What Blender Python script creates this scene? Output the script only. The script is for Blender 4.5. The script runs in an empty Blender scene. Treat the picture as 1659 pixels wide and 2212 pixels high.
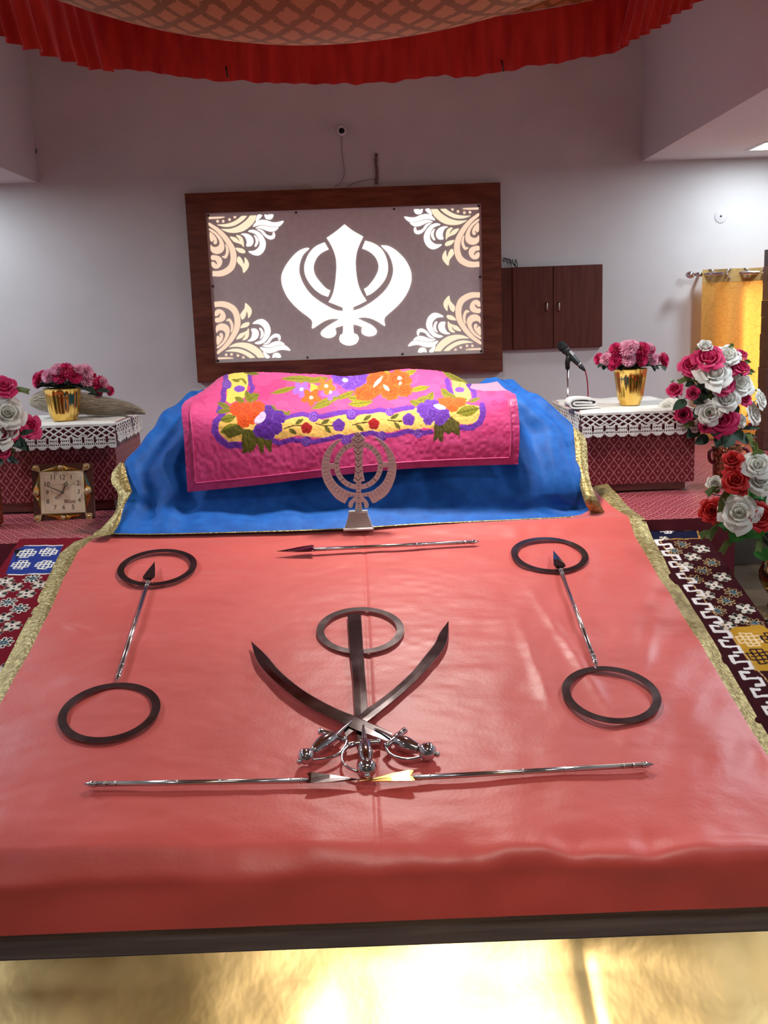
import bpy, bmesh, math, random
import numpy as np
from mathutils import Vector, Matrix
random.seed(7); rng = np.random.default_rng(7)
S = bpy.context.scene
# ------------------------------------------------------------------ camera, exposure, world, lights
F, PX, PY, ZC = 2179.0, 829.5, 1106.0, 1.75          # focal length in photo pixels, centre, eye height
PITCH, ROLL, YAW = .18953, -.03599, -.00459
MROT = (Matrix.Rotation(YAW, 3, 'Z') @ Matrix.Rotation(math.pi/2 - PITCH, 3, 'X') @ Matrix.Rotation(ROLL, 3, 'Z'))
cam = bpy.data.objects.new('camera', bpy.data.cameras.new('camera'))
S.collection.objects.link(cam); S.camera = cam
cam.matrix_world = Matrix.Translation((0, 0, ZC)) @ MROT.to_4x4()
cam.data.sensor_fit = 'VERTICAL'; cam.data.sensor_height = 24.0; cam.data.lens = F/2212*24.0
cam.data.clip_start = .05
S.view_settings.view_transform = 'Standard'; S.view_settings.look = 'None'
S.view_settings.exposure = 0.8; S.view_settings.gamma = 1.0; S.view_settings.use_curve_mapping = False
w = bpy.data.worlds.new('room_air'); S.world = w; w.use_nodes = True
w.node_tree.nodes['Background'].inputs[0].default_value = (.5, .5, .55, 1)
w.node_tree.nodes['Background'].inputs[1].default_value = .05
WALL = 5.95                                            # distance of the back wall
SOFF_L, SOFF_R, SOFF_Z = -1.853, 1.555, ZC + .819
def area(name, loc, size, power, col, rot=(0, 0, 0), sizey=None, spread=math.pi):
    d = bpy.data.lights.new(name, 'AREA'); d.energy = power; d.color = col; d.size = size; d.spread = spread
    if sizey: d.shape = 'RECTANGLE'; d.size_y = sizey
    o = bpy.data.objects.new(name, d); S.collection.objects.link(o); o.location = loc; o.rotation_euler = rot
    return o
COOL = (.78, .90, 1.0); WARM = (1.0, .86, .70)
LAMPS = [(2.16, 5.45, 6), (2.16, 4.1, 15), (2.16, 2.6, 10), (-2.4, 5.45, 4.5), (-2.4, 4.1, 13), (-2.4, 2.6, 10), (2.16, .7, 6), (-2.4, .7, 6)]
for lx, ly, pw in LAMPS:
    area('downlight_glow', (lx, ly, SOFF_Z - .012), .17, pw, COOL)
# warm ceiling lamps over the front of the hall, behind the photographer's head
area('hall_lamp_glow', (.30, .2, ZC + 1.72), 1.2, 22, (1, .93, .82), (0, 0, 0), .7, math.radians(84))
# lamp hung under the canopy over the low desk, behind the sag of the cloth, and an added, unseen fill light at its near end
area('canopy_lamp_and_fill', (.17, 3.88, ZC + 1.025), .26, 17, (1, .95, .88), (0, 0, 0), .26, math.radians(124))
area('canopy_lamp_and_fill', (.0, 3.0, ZC + .93), .5, 9, (1, .93, .87), (math.radians(15), 0, 0), .12, math.radians(130))
area('hall_lamp_glow', (-.6, -3.1, ZC + 1.65), 1.0, 3.5, (1, .72, .34), (math.pi/2, 0, 0), .18)

# ------------------------------------------------------------------ helpers
def rayd(px, py):
    return MROT @ Vector(((px - PX)/F, -(py - PY)/F, -1.0))
def at(px, py, Y):                                     # point at distance Y from the eye along a sight line
    r = rayd(px, py); r = r*(Y/r.y); return Vector((r.x, r.y, r.z + ZC))
def atz(px, py, z):
    r = rayd(px, py); r = r*((z - ZC)/r.z); return Vector((r.x, r.y, r.z + ZC))
TY, TX, Z0 = .2518, -.0274, ZC - 1.694                 # the sloping platform top
def zp(x, y): return Z0 + TY*y + TX*x
PN = Vector((-TX, -TY, 1)).normalized()
def onp(px, py, dz=0.0):
    r = rayd(px, py); k = (Z0 + dz - ZC)/(r.z - TY*r.y - TX*r.x); r = r*k
    return Vector((r.x, r.y, r.z + ZC))
def sc(c): return tuple(((v/255)/12.92 if v/255 <= .04045 else ((v/255 + .055)/1.055)**2.4) for v in c)

def mat(name, col, rough=.5, metal=0.0, **k):
    m = bpy.data.materials.new(name); m.use_nodes = True; nt = m.node_tree; b = nt.nodes['Principled BSDF']
    b.inputs['Base Color'].default_value = (*col, 1); b.inputs['Roughness'].default_value = rough
    b.inputs['Metallic'].default_value = metal
    for kk, v in k.items():
        if kk == 'emit': b.inputs['Emission Color'].default_value = (*v[0], 1); b.inputs['Emission Strength'].default_value = v[1]
        elif kk == 'sheen':
            b.inputs['Sheen Weight'].default_value = v; b.inputs['Sheen Roughness'].default_value = .4
        elif kk == 'spec': b.inputs['Specular IOR Level'].default_value = v
        elif kk == 'coat': b.inputs['Coat Weight'].default_value = v; b.inputs['Coat Roughness'].default_value = .08
        elif kk == 'trans': b.inputs['Transmission Weight'].default_value = v
        elif kk == 'alpha': b.inputs['Alpha'].default_value = v
        elif kk == 'aniso': b.inputs['Anisotropic'].default_value = v
    return m
def N(m, t, **k):
    n = m.node_tree.nodes.new(t)
    for a, v in k.items(): setattr(n, a, v)
    return n
def L(m, a, b): m.node_tree.links.new(a, b)
def bsdf(m): return m.node_tree.nodes['Principled BSDF']
def noise_vary(m, c1, c2, scale, detail=3, stretch=(1, 1, 1), bump=0, bscale=None, lo=.35, hi=.65, rough=None):
    tc = N(m, 'ShaderNodeTexCoord'); mp = N(m, 'ShaderNodeMapping'); mp.inputs['Scale'].default_value = stretch
    L(m, tc.outputs['Object'], mp.inputs['Vector'])
    n = N(m, 'ShaderNodeTexNoise'); n.inputs['Scale'].default_value = scale; n.inputs['Detail'].default_value = detail
    L(m, mp.outputs[0], n.inputs['Vector'])
    r = N(m, 'ShaderNodeValToRGB'); r.color_ramp.elements[0].position = lo; r.color_ramp.elements[1].position = hi
    r.color_ramp.elements[0].color = (*c1, 1); r.color_ramp.elements[1].color = (*c2, 1)
    L(m, n.outputs['Fac'], r.inputs[0]); L(m, r.outputs[0], bsdf(m).inputs['Base Color'])
    if bump:
        n2 = N(m, 'ShaderNodeTexNoise'); n2.inputs['Scale'].default_value = bscale or scale*3; n2.inputs['Detail'].default_value = 4
        L(m, mp.outputs[0], n2.inputs['Vector'])
        bp = N(m, 'ShaderNodeBump'); bp.inputs['Strength'].default_value = bump; bp.inputs['Distance'].default_value = .01
        L(m, n2.outputs['Fac'], bp.inputs['Height']); L(m, bp.outputs[0], bsdf(m).inputs['Normal'])
    if rough:
        mr = N(m, 'ShaderNodeMapRange'); mr.inputs[3].default_value, mr.inputs[4].default_value = rough
        L(m, n.outputs['Fac'], mr.inputs[0]); L(m, mr.outputs[0], bsdf(m).inputs['Roughness'])
    return m
def M2(m, op, a, b=None, c=None):
    n = N(m, 'ShaderNodeMath', operation=op)
    for i, v in enumerate((a, b, c)):
        if v is None: continue
        if isinstance(v, (int, float)): n.inputs[i].default_value = v
        else: L(m, v, n.inputs[i])
    return n.outputs[0]
def brocade(name, axes, base, line, du=.042, dv=.057, lw=.045, dot=.10, rough=.42, warp=0.0):
    """diamond trellis with a small dot in every diamond"""
    m = mat(name, base, rough, sheen=.08)
    tc = N(m, 'ShaderNodeTexCoord'); sp = N(m, 'ShaderNodeSeparateXYZ'); src = tc.outputs['Object']
    if warp:
        nz = N(m, 'ShaderNodeTexNoise'); nz.inputs['Scale'].default_value = 5; L(m, src, nz.inputs['Vector'])
        mx = N(m, 'ShaderNodeMixRGB', blend_type='ADD'); mx.inputs[0].default_value = warp; L(m, src, mx.inputs[1]); L(m, nz.outputs['Color'], mx.inputs[2]); src = mx.outputs[0]
    L(m, src, sp.inputs[0])
    u = M2(m, 'DIVIDE', sp.outputs[axes[0]], du); v = M2(m, 'DIVIDE', sp.outputs[axes[1]], dv)
    p = M2(m, 'FRACT', M2(m, 'ADD', M2(m, 'ADD', u, v), 100.0)); q = M2(m, 'FRACT', M2(m, 'ADD', M2(m, 'SUBTRACT', u, v), 100.0))
    dp = M2(m, 'ABSOLUTE', M2(m, 'SUBTRACT', p, .5)); dq = M2(m, 'ABSOLUTE', M2(m, 'SUBTRACT', q, .5))
    ln = M2(m, 'GREATER_THAN', M2(m, 'MAXIMUM', dp, dq), .5 - lw)
    dt = M2(m, 'LESS_THAN', M2(m, 'MAXIMUM', dp, dq), dot)
    msk = M2(m, 'MAXIMUM', M2(m, 'MULTIPLY', ln, .8), M2(m, 'MULTIPLY', dt, .75))
    mx = N(m, 'ShaderNodeMixRGB'); mx.inputs[1].default_value = (*base, 1); mx.inputs[2].default_value = (*line, 1)
    L(m, msk, mx.inputs[0]); L(m, mx.outputs[0], bsdf(m).inputs['Base Color'])
    mr = N(m, 'ShaderNodeMapRange'); mr.inputs[3].default_value = rough; mr.inputs[4].default_value = rough*.7
    L(m, msk, mr.inputs[0]); L(m, mr.outputs[0], bsdf(m).inputs['Roughness'])
    return m
def vcol(name, rough=.8, sheen=.3, bump=0, bs=300):
    m = mat(name, (1, 1, 1), rough, sheen=sheen, spec=.12)
    a = N(m, 'ShaderNodeVertexColor', layer_name='print'); L(m, a.outputs[0], bsdf(m).inputs['Base Color'])
    if bump:
        tc = N(m, 'ShaderNodeTexCoord'); n2 = N(m, 'ShaderNodeTexNoise'); n2.inputs['Scale'].default_value = bs
        L(m, tc.outputs['Object'], n2.inputs['Vector'])
        bp = N(m, 'ShaderNodeBump'); bp.inputs['Strength'].default_value = bump; bp.inputs['Distance'].default_value = .004
        L(m, n2.outputs['Fac'], bp.inputs['Height']); L(m, bp.outputs[0], bsdf(m).inputs['Normal'])
    return m

def vnoise(x, y, seed=0):
    """smooth value noise in numpy, -1..1"""
    xi = np.floor(x).astype(np.int64); yi = np.floor(y).astype(np.int64); fx = x - xi; fy = y - yi
    fx = fx*fx*(3 - 2*fx); fy = fy*fy*(3 - 2*fy)
    def h(a, b):
        k = (a*374761393 + b*668265263 + seed*1442695041) & 0x7fffffff
        k = ((k ^ (k >> 13))*1274126177) & 0x7fffffff
        return ((k ^ (k >> 16)) & 0xffff)/32767.5 - 1
    return (h(xi, yi)*(1-fx) + h(xi+1, yi)*fx)*(1-fy) + (h(xi, yi+1)*(1-fx) + h(xi+1, yi+1)*fx)*fy
def sstep(a, b, x): t = np.clip((x - a)/(b - a), 0, 1); return t*t*(3 - 2*t)

class MB:
    def __init__(s): s.v = []; s.f = []; s.m = []; s.sm = []
    def add(s, vs, fs, m=0, smooth=True):
        o = len(s.v); s.v += [tuple(q) for q in vs]; s.f += [tuple(i + o for i in f) for f in fs]
        s.m += [m]*len(fs); s.sm += [smooth]*len(fs); return s
    def box(s, a, b, m=0):                              # two opposite corners
        (x0, y0, z0), (x1, y1, z1) = a, b
        vs = [(x, y, z) for z in (z0, z1) for y in (y0, y1) for x in (x0, x1)]
        return s.add(vs, [(0, 2, 3, 1), (4, 5, 7, 6), (0, 1, 5, 4), (2, 6, 7, 3), (0, 4, 6, 2), (1, 3, 7, 5)], m, False)
    def tube(s, path, r, seg=10, m=0, cap=True, flat=None):
        P = [Vector(p) for p in path]; n = len(P); R = r if hasattr(r, '__len__') else [r]*n
        T = [(P[min(i+1, n-1)] - P[max(i-1, 0)]).normalized() for i in range(n)]
        up = Vector((0, 0, 1)) if abs(T[0].z) < .9 else Vector((1, 0, 0))
        u = (up - T[0]*up.dot(T[0])).normalized(); vs = []
        for i in range(n):
            u = (u - T[i]*u.dot(T[i])); u = u.normalized() if u.length > 1e-6 else T[i].orthogonal().normalized()
            w_ = T[i].cross(u); k = flat or (1, 1)
            for j in range(seg):
                a = 2*math.pi*j/seg; vs.append(P[i] + (u*math.cos(a)*k[0] + w_*math.sin(a)*k[1])*R[i])
        fs = [(i*seg + j, i*seg + (j+1) % seg, (i+1)*seg + (j+1) % seg, (i+1)*seg + j) for i in range(n-1) for j in range(seg)]
        if cap: fs += [tuple(reversed(range(seg))), tuple(range((n-1)*seg, n*seg))]
        return s.add(vs, fs, m)
    def lathe(s, prof, c=(0, 0, 0), seg=32, m=0, flute=0, nfl=12, axis=None):
        c = Vector(c); vs = []; n = len(prof); Q = axis.to_track_quat('Z', 'Y').to_matrix() if axis is not None else Matrix.Identity(3)
        for r, z in prof:
            for j in range(seg):
                a = 2*math.pi*j/seg; rr = r*(1 + flute*abs(math.cos(a*nfl/2)))
                vs.append(c + Q @ Vector((rr*math.cos(a), rr*math.sin(a), z)))
        fs = [(i*seg + j, i*seg + (j+1) % seg, (i+1)*seg + (j+1) % seg, (i+1)*seg + j) for i in range(n-1) for j in range(seg)]
        if prof[0][0] > 1e-6: fs.append(tuple(reversed(range(seg))))
        if prof[-1][0] > 1e-6: fs.append(tuple(range((n-1)*seg, n*seg)))
        return s.add(vs, fs, m)
    def ball(s, c, r, m=0, seg=16, sq=(1, 1, 1)):
        c = Vector(c); n = 10; vs = []
        for i in range(n+1):
            t = math.pi*i/n
            for j in range(seg):
                a = 2*math.pi*j/seg
                vs.append(c + Vector((r*sq[0]*math.sin(t)*math.cos(a), r*sq[1]*math.sin(t)*math.sin(a), -r*sq[2]*math.cos(t))))
        fs = [(i*seg + j, i*seg + (j+1) % seg, (i+1)*seg + (j+1) % seg, (i+1)*seg + j) for i in range(n) for j in range(seg)]
        return s.add(vs, fs, m)
    def grid(s, G, m=0, mask=None, close=False):        # G: array rows x cols x 3
        r, c = G.shape[:2]; vs = G.reshape(-1, 3).tolist()
        fs = [(i*c + j, i*c + j + 1, (i+1)*c + j + 1, (i+1)*c + j) for i in range(r-1) for j in range(c-1) if mask is None or mask[i, j]]
        return s.add(vs, fs, m)
    def slab(s, pts, nrm, th, m=0):                     # closed outline, thickness th along nrm
        nrm = Vector(nrm); P = []
        for p in pts:
            p = Vector(p)
            if not P or (p - P[-1]).length > 1e-5: P.append(p)
        if (P[0] - P[-1]).length < 1e-5: P.pop()
        n = len(P)
        tri = tess(P, nrm)
        vs = P + [p + nrm*th for p in P]
        fs = [tuple(t) for t in tri] + [tuple(i + n for i in t) for t in tri] + [(i, (i+1) % n, (i+1) % n + n, i + n) for i in range(n)]
        return s.add(vs, fs, m, False)
    def build(s, name, mats, parent=None, off=(0, 0, 0), fix=False):
        me = bpy.data.meshes.new(name); o = Vector(off)
        if o.length > 0: V = (np.array([tuple(v) for v in s.v], dtype=float) - np.array(o)).tolist()
        else: V = s.v
        me.from_pydata(V, [], s.f)
        for mm in (mats if isinstance(mats, (list, tuple)) else [mats]): me.materials.append(mm)
        me.polygons.foreach_set('material_index', s.m); me.polygons.foreach_set('use_smooth', s.sm)
        if fix:
            b = bmesh.new(); b.from_mesh(me); bmesh.ops.recalc_face_normals(b, faces=b.faces); b.to_mesh(me); b.free()
        me.update(); ob = bpy.data.objects.new(name, me); S.collection.objects.link(ob)
        if parent is not None: ob.parent = parent
        return ob
def tess(P, nrm):
    from mathutils.geometry import tessellate_polygon
    q = nrm.to_track_quat('Z', 'Y').to_matrix().transposed()
    return tessellate_polygon([[Vector(((q @ p).x, (q @ p).y, 0)) for p in P]])
def tag(o, label, cat, group=None, kind=None):
    o['label'] = label; o['category'] = cat
    if group: o['group'] = group
    if kind: o['kind'] = kind
    return o
class Thing:
    """an Empty at the base of a thing; its parts are meshes parented to it"""
    def __init__(s, name, label, cat, loc, group=None):
        s.o = bpy.data.objects.new(name, None); S.collection.objects.link(s.o); s.o.location = loc; s.loc = Vector(loc)
        s.o.empty_display_size = .05; tag(s.o, label, cat, group)
    def part(s, name, mb, mats, label=None, parent=None, fix=True):
        ob = mb.build(name, mats, parent or s.o, s.loc, fix)
        if label: ob['label'] = label
        return ob
def single(name, mb, mats, label, cat, group=None, kind=None, fix=True, loc=(0, 0, 0)):
    ob = mb.build(name, mats, None, loc, fix); ob.location = loc; return tag(ob, label, cat, group, kind)
def spline(pts, per=6, closed=False):
    """smooth curve through the points; a point given twice in a row is a sharp corner"""
    P, cor = [], []
    for p in pts:
        p = np.array(p, float)
        if P and np.allclose(p, P[-1]): cor[-1] = True
        else: P.append(p); cor.append(False)
    if closed and np.allclose(P[0], P[-1]): P.pop(); cor[0] = True; cor.pop()
    n = len(P); out = []
    for i in range(n if closed else n-1):
        if closed: a, b, c, d = P[i-1], P[i], P[(i+1) % n], P[(i+2) % n]
        else: a, b, c, d = P[max(i-1, 0)], P[i], P[i+1], P[min(i+2, n-1)]
        cb, cc = cor[i], cor[(i+1) % n]
        mb_ = (c - b) if cb else (c - a)/2; mc_ = (c - b) if cc else (d - b)/2
        for k in range(per):
            t = k/per; t2, t3 = t*t, t*t*t
            out.append((2*t3 - 3*t2 + 1)*b + (t3 - 2*t2 + t)*mb_ + (-2*t3 + 3*t2)*c + (t3 - t2)*mc_)
    if not closed: out.append(P[-1])
    return out
def text_mb(txt, size, origin, ux, uy, th=.0006, align='CENTER', font_scale_x=1.0):
    cu = bpy.data.curves.new('lettering', 'FONT'); cu.body = txt; cu.size = size; cu.align_x = align; cu.align_y = 'CENTER'
    ob = bpy.data.objects.new('lettering', cu); S.collection.objects.link(ob)
    me = bpy.data.meshes.new_from_object(ob.evaluated_get(bpy.context.evaluated_depsgraph_get()))
    ux, uy = Vector(ux).normalized(), Vector(uy).normalized(); uz = ux.cross(uy); O = Vector(origin)
    vs = [O + ux*v.co.x*font_scale_x + uy*v.co.y + uz*th for v in me.vertices]; fs = [tuple(p.vertices) for p in me.polygons]
    bpy.data.objects.remove(ob); bpy.data.curves.remove(cu); bpy.data.meshes.remove(me)
    return vs, fs

class Paint:
    """colours the vertices of a fine cloth grid with the shapes of its woven or printed pattern, on the plush also its pile sheen"""
    def __init__(s, X, Y, base): s.X, s.Y = X, Y; s.C = np.tile(np.array(sc(base)), (len(X), 1))
    def put(s, mk, col, a=1.0):
        c = np.array(sc(col)); s.C[mk] = s.C[mk]*(1-a) + c*a
    def ell(s, cx, cy, rx, ry, col, rot=0, a=1.0):
        t = math.radians(rot); dx = s.X - cx; dy = s.Y - cy
        u = dx*math.cos(t) + dy*math.sin(t); v = -dx*math.sin(t) + dy*math.cos(t)
        s.put((u/rx)**2 + (v/ry)**2 < 1, col, a)
    def leaf(s, cx, cy, l, wd, rot, col, dark=None):
        t = math.radians(rot); dx = s.X - cx; dy = s.Y - cy
        u = (dx*math.cos(t) + dy*math.sin(t))/l; v = (-dx*math.sin(t) + dy*math.cos(t))
        mk = (np.abs(u) < 1) & (np.abs(v) < wd*(1 - u*u)); s.put(mk, col)
        if dark:
            s.put(mk & (np.abs(v) < wd*.1), dark, .8)
            s.put(mk & (np.sin((u*3.2 + np.abs(v)/wd*1.1)*6) > .72), dark, .45)
    def poly(s, pts, col, a=1.0):
        pts = np.array(pts); x0, y0 = pts.min(0); x1, y1 = pts.max(0)
        idx = np.where((s.X >= x0) & (s.X <= x1) & (s.Y >= y0) & (s.Y <= y1))[0]
        x, y = s.X[idx], s.Y[idx]; ins = np.zeros(len(idx), bool); n = len(pts)
        for i in range(n):
            xa, ya = pts[i]; xb, yb = pts[(i+1) % n]
            if ya == yb: continue
            ins ^= ((ya > y) != (yb > y)) & (x < (xb-xa)*(y-ya)/(yb-ya) + xa)
        mk = np.zeros(len(s.X), bool); mk[idx[ins]] = True; s.put(mk, col, a); return mk
    def stroke(s, pts, wd, col, a=1.0):
        mk = np.zeros(len(s.X), bool)
        for (xa, ya), (xb, yb) in zip(pts[:-1], pts[1:]):
            idx = np.where((s.X > min(xa, xb)-wd) & (s.X < max(xa, xb)+wd) & (s.Y > min(ya, yb)-wd) & (s.Y < max(ya, yb)+wd))[0]
            dx, dy = xb-xa, yb-ya; l2 = dx*dx + dy*dy + 1e-12
            t = np.clip(((s.X[idx]-xa)*dx + (s.Y[idx]-ya)*dy)/l2, 0, 1)
            d = np.hypot(s.X[idx]-xa-t*dx, s.Y[idx]-ya-t*dy); mk[idx[d < wd/2]] = True
        s.put(mk, col, a)
    def peony(s, cx, cy, R, col, dark, lite, n=9, ph=0.0, sq=1.0):
        dx = s.X - cx; dy = (s.Y - cy)/sq; r = np.hypot(dx, dy)/R; th = np.arctan2(dy, dx) + ph
        edge = .86 + .14*np.abs(np.cos(th*n/2)); mk = r < edge; s.put(mk, col)
        st = np.sin(th*n*3 + 5*np.sin(r*7 + ph)); s.put(mk & (st > .55), dark, .5)
        s.put(mk & (np.abs(r - (.45 + .1*np.cos(th*n/2))) < .05), dark, .7); s.put(mk & (r < .16), dark, .6)
        s.put(mk & (r > edge - .10) & (np.cos(th*n/2 + 1) > .2), lite, .45)
    def apply(s, ob, k=1.0):
        s.C = s.C*k
        at_ = ob.data.color_attributes.new('print', 'FLOAT_COLOR', 'POINT')
        at_.data.foreach_set('color', np.hstack([s.C, np.ones((len(s.C), 1))]).astype(np.float32).ravel())
# ------------------------------------------------------------------ materials
m_wall = noise_vary(mat('painted_plaster', (.62, .59, .59), .7), (.60, .58, .565), (.65, .625, .61), 3.0, 4, bump=.04, bscale=60)
m_ceil = mat('ceiling_paint', (.64, .62, .63), .75)
m_floor = noise_vary(mat('floor_stone', (.06, .04, .026), .9, spec=.08), (.045, .03, .019), (.08, .055, .036), 4, 4)
m_riser = noise_vary(mat('stone_riser', (.10, .082, .068), .5, spec=.3), (.085, .07, .057), (.12, .098, .082), 5, 4)
m_wood = noise_vary(mat('polished_wood', (.10, .022, .012), .22, coat=.5), (.11, .024, .013), (.20, .052, .026), 9, 5, stretch=(.6, 4, 4), bump=.12, bscale=26)
m_cabw = noise_vary(mat('cabinet_laminate', (.07, .016, .010), .5, spec=.25), (.085, .017, .010), (.12, .028, .016), 8, 4, stretch=(6, 3, .5))
m_steel_panel = noise_vary(mat('matt_steel_sheet', (.80, .70, .665), .45), (.77, .67, .635), (.83, .73, .695), 30, 2, bump=.03, bscale=300)
m_glow_w = mat('backlit_white', (.3, .3, .3), .5, emit=((1, .985, .95), .9))
m_glow_y = mat('backlit_cream', (.2, .18, .14), .5, emit=((1, .86, .60), .56))
m_glow_p = mat('backlit_peach', (.2, .16, .13), .5, emit=((1, .72, .52), .54))
m_chrome = mat('chrome', (.75, .75, .76), .12, 1.0)
m_dark = mat('black_plastic', (.012, .012, .013), .4)
m_white = mat('white_plastic', (.75, .74, .72), .4)
m_maroon = brocade('maroon_brocade_front', (0, 2), (.155, .010, .018), (.62, .25, .24))
m_maroon_s = brocade('maroon_brocade_side', (1, 2), (.155, .010, .018), (.62, .25, .24))
m_maroon_t = brocade('maroon_brocade_top', (0, 1), (.23, .014, .028), (.62, .24, .25), warp=.05, lw=.06)
m_velvet = mat('maroon_velvet', (.16, .006, .018), .8, sheen=.6)
m_crochet = noise_vary(mat('white_crochet', (.78, .74, .68), .85), (.70, .66, .60), (.84, .81, .76), 240, 2, bump=.5, bscale=350)
m_linen = mat('white_linen', (.80, .78, .74), .85)
m_gold = noise_vary(mat('gold_plastic_foil', (.85, .55, .12), .13, 1.0), (.80, .50, .10), (.92, .62, .18), 15, 2, bump=.06, bscale=30)
m_cream = mat('cream_dial', (.82, .65, .44), .4)
m_bronze = mat('bronze_glass', (.13, .045, .03), .15, .3, coat=.6)
m_ink = mat('dark_ink', (.06, .045, .03), .5)

# ------------------------------------------------------------------ the room
def struct(name, mb, m, label, cat):
    o = mb.build(name, m, None, (0, 0, 0), True); return tag(o, label, cat, None, 'structure')
XL, XR, YB, ZT = -3.6, 3.4, -3.2, ZC + 1.75
struct('floor', MB().box((XL, YB, -.1), (XR, WALL + .1, 0)), m_floor, 'brown stone floor of the hall', 'floor')
wb = struct('wall_back', MB().box((XL, WALL, 0), (XR, WALL + .12, ZT)), m_wall, 'pale painted back wall behind the lit panel', 'wall')
struct('wall_left', MB().box((XL - .12, YB, 0), (XL, WALL + .12, ZT)), m_wall, 'pale painted wall on the left side of the hall', 'wall')
struct('wall_right', MB().box((XR, YB, 0), (XR + .12, WALL + .12, ZT)), m_wall, 'pale painted wall on the right side of the hall', 'wall')
struct('wall_front', MB().box((XL, YB - .12, 0), (XR, YB, ZT)), m_wall, 'pale painted wall at the near end of the hall', 'wall')
c = MB().box((XL - .12, YB - .12, ZT), (XR + .12, WALL + .12, ZT + .1))
c.box((XL, YB, SOFF_Z), (SOFF_L, WALL, ZT))
# right dropped part, its underside open where the recessed square light sits
hx0, hx1, hy0, hy1 = 2.055, 2.275, 5.42, 5.66
for a, b in (((SOFF_R, YB), (hx0, WALL)), ((hx1, YB), (XR, WALL)), ((hx0, YB), (hx1, hy0)), ((hx0, hy1), (hx1, WALL))):
    c.box((a[0], a[1], SOFF_Z), (b[0], b[1], SOFF_Z + .09))
c.box((SOFF_R, YB, SOFF_Z + .09), (XR, WALL, ZT))
struct('ceiling', c, m_ceil, 'pale ceiling with a lowered part along each side', 'ceiling')

# recessed square ceiling light in the right lowered ceiling
d = Thing('ceiling_light', 'recessed square white ceiling light near the top right corner', 'ceiling light', ((hx0 + hx1)/2, (hy0 + hy1)/2, SOFF_Z))
fr = MB()
for a, b in (((hx0-.018, hy0-.018), (hx1+.018, hy0)), ((hx0-.018, hy1), (hx1+.018, hy1+.018)), ((hx0-.018, hy0), (hx0, hy1)), ((hx1, hy0), (hx1+.018, hy1))):
    fr.box((a[0], a[1], SOFF_Z - .004), (b[0], b[1], SOFF_Z + .001))
fr.box((hx0, hy0, SOFF_Z + .075), (hx1, hy1, SOFF_Z + .085))
d.part('frame', fr, m_white)
m_lamp = mat('lamp_glow', (1, 1, 1), .4, emit=((.86, .95, 1), 9.0))
for k, yy in enumerate((5.48, 5.60)):
    d.part('lamp', MB().ball((2.165, yy, SOFF_Z + .052), .05, sq=(1, 1, .45)), m_lamp)

# loose wires, sockets and marks on the back wall
def wl(px, py, off=0.0): return at(px, py, WALL - off)
t = Thing('wall_lamp_holder', 'small round white lamp holder with a dark hole above the lit panel', 'lamp holder', wl(738, 283))
t.part('ring', MB().lathe([(.027, -.012), (.027, .012), (.023, .022), (.017, .022), (.016, 0), (.0, -.0)], wl(738, 283, .014), 28, axis=Vector((0, -1, 0))), m_white)
t.part('socket', MB().lathe([(.0155, -.004), (.0155, .004), (0, .005)], wl(738, 283, .017), 20, axis=Vector((0, -1, 0))), m_dark, 'dark hole')
m_wire = mat('thin_brown_wire', (.13, .08, .06), .6)
p = spline([wl(*q, .006) for q in ((738, 296), (739, 330), (742, 352), (744, 370), (741, 385), (733, 398), (722, 403))], 6)
single('thin_wire', MB().tube(p, .0013, 6), m_wire, 'thin wire hanging from the lamp holder down to the panel frame', 'wire')
p = [wl(*q, .008) for q in ((750, 403), (765, 396), (785, 391), (800, 387), (809, 388), (813, 392))]
single('thin_wire', MB().tube(spline(p, 6), .0013, 6), m_wire, 'thin wire looping from the frame top to the brown cable stub', 'wire')
p = [wl(*q, .007) for q in ((813, 332), (812, 350), (814, 370), (813, 398))]
single('cable_stub', MB().tube(spline(p, 5), [.0075 + .0012*math.sin(i*2.1) for i in range(16)], 8), noise_vary(mat('rough_groove', (.17, .10, .07), .9), (.10, .06, .045), (.22, .14, .10), 60), 'short brown cable stub standing upright in the wall above the panel', 'cable')
pl = [(626, 408), (634, 402), (648, 399), (654, 395), (666, 396), (672, 402), (676, 407)]
single('plaster_patch', MB().slab([wl(x, y, .0) for x, y in pl], (0, -1, 0), .003), mat('raw_filler', (.62, .56, .48), .9), 'pale patch of filler on the wall above the panel frame', 'plaster patch')
t = Thing('blank_wall_plate', 'small round white blank plate screwed to the wall above the curtain', 'wall plate', wl(1557, 468))
t.part('plate', MB().lathe([(.036, 0), (.036, .002), (.033, .003), (0, .003)], wl(1557, 468), 32, axis=Vector((0, -1, 0))), mat('wall_tone_plate', (.60, .575, .575), .7))
t.part('screw', MB().lathe([(.005, .003), (.005, .006), (0, .006)], wl(1557, 467), 12, axis=Vector((0, -1, 0))), m_dark)
for q, lb in (((79, 326), 'tiny dark hook in the wall corner at the upper left'), ((1391, 289), 'tiny dark hook in the wall corner at the upper right')):
    a = wl(*q, .006); single('wall_hook', MB().tube([a + Vector((0, 0, .012)), a + Vector((.003, -.012, 0)), a + Vector((-.004, -.008, -.014))], .003, 6), m_dark, lb, 'hook')

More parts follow.
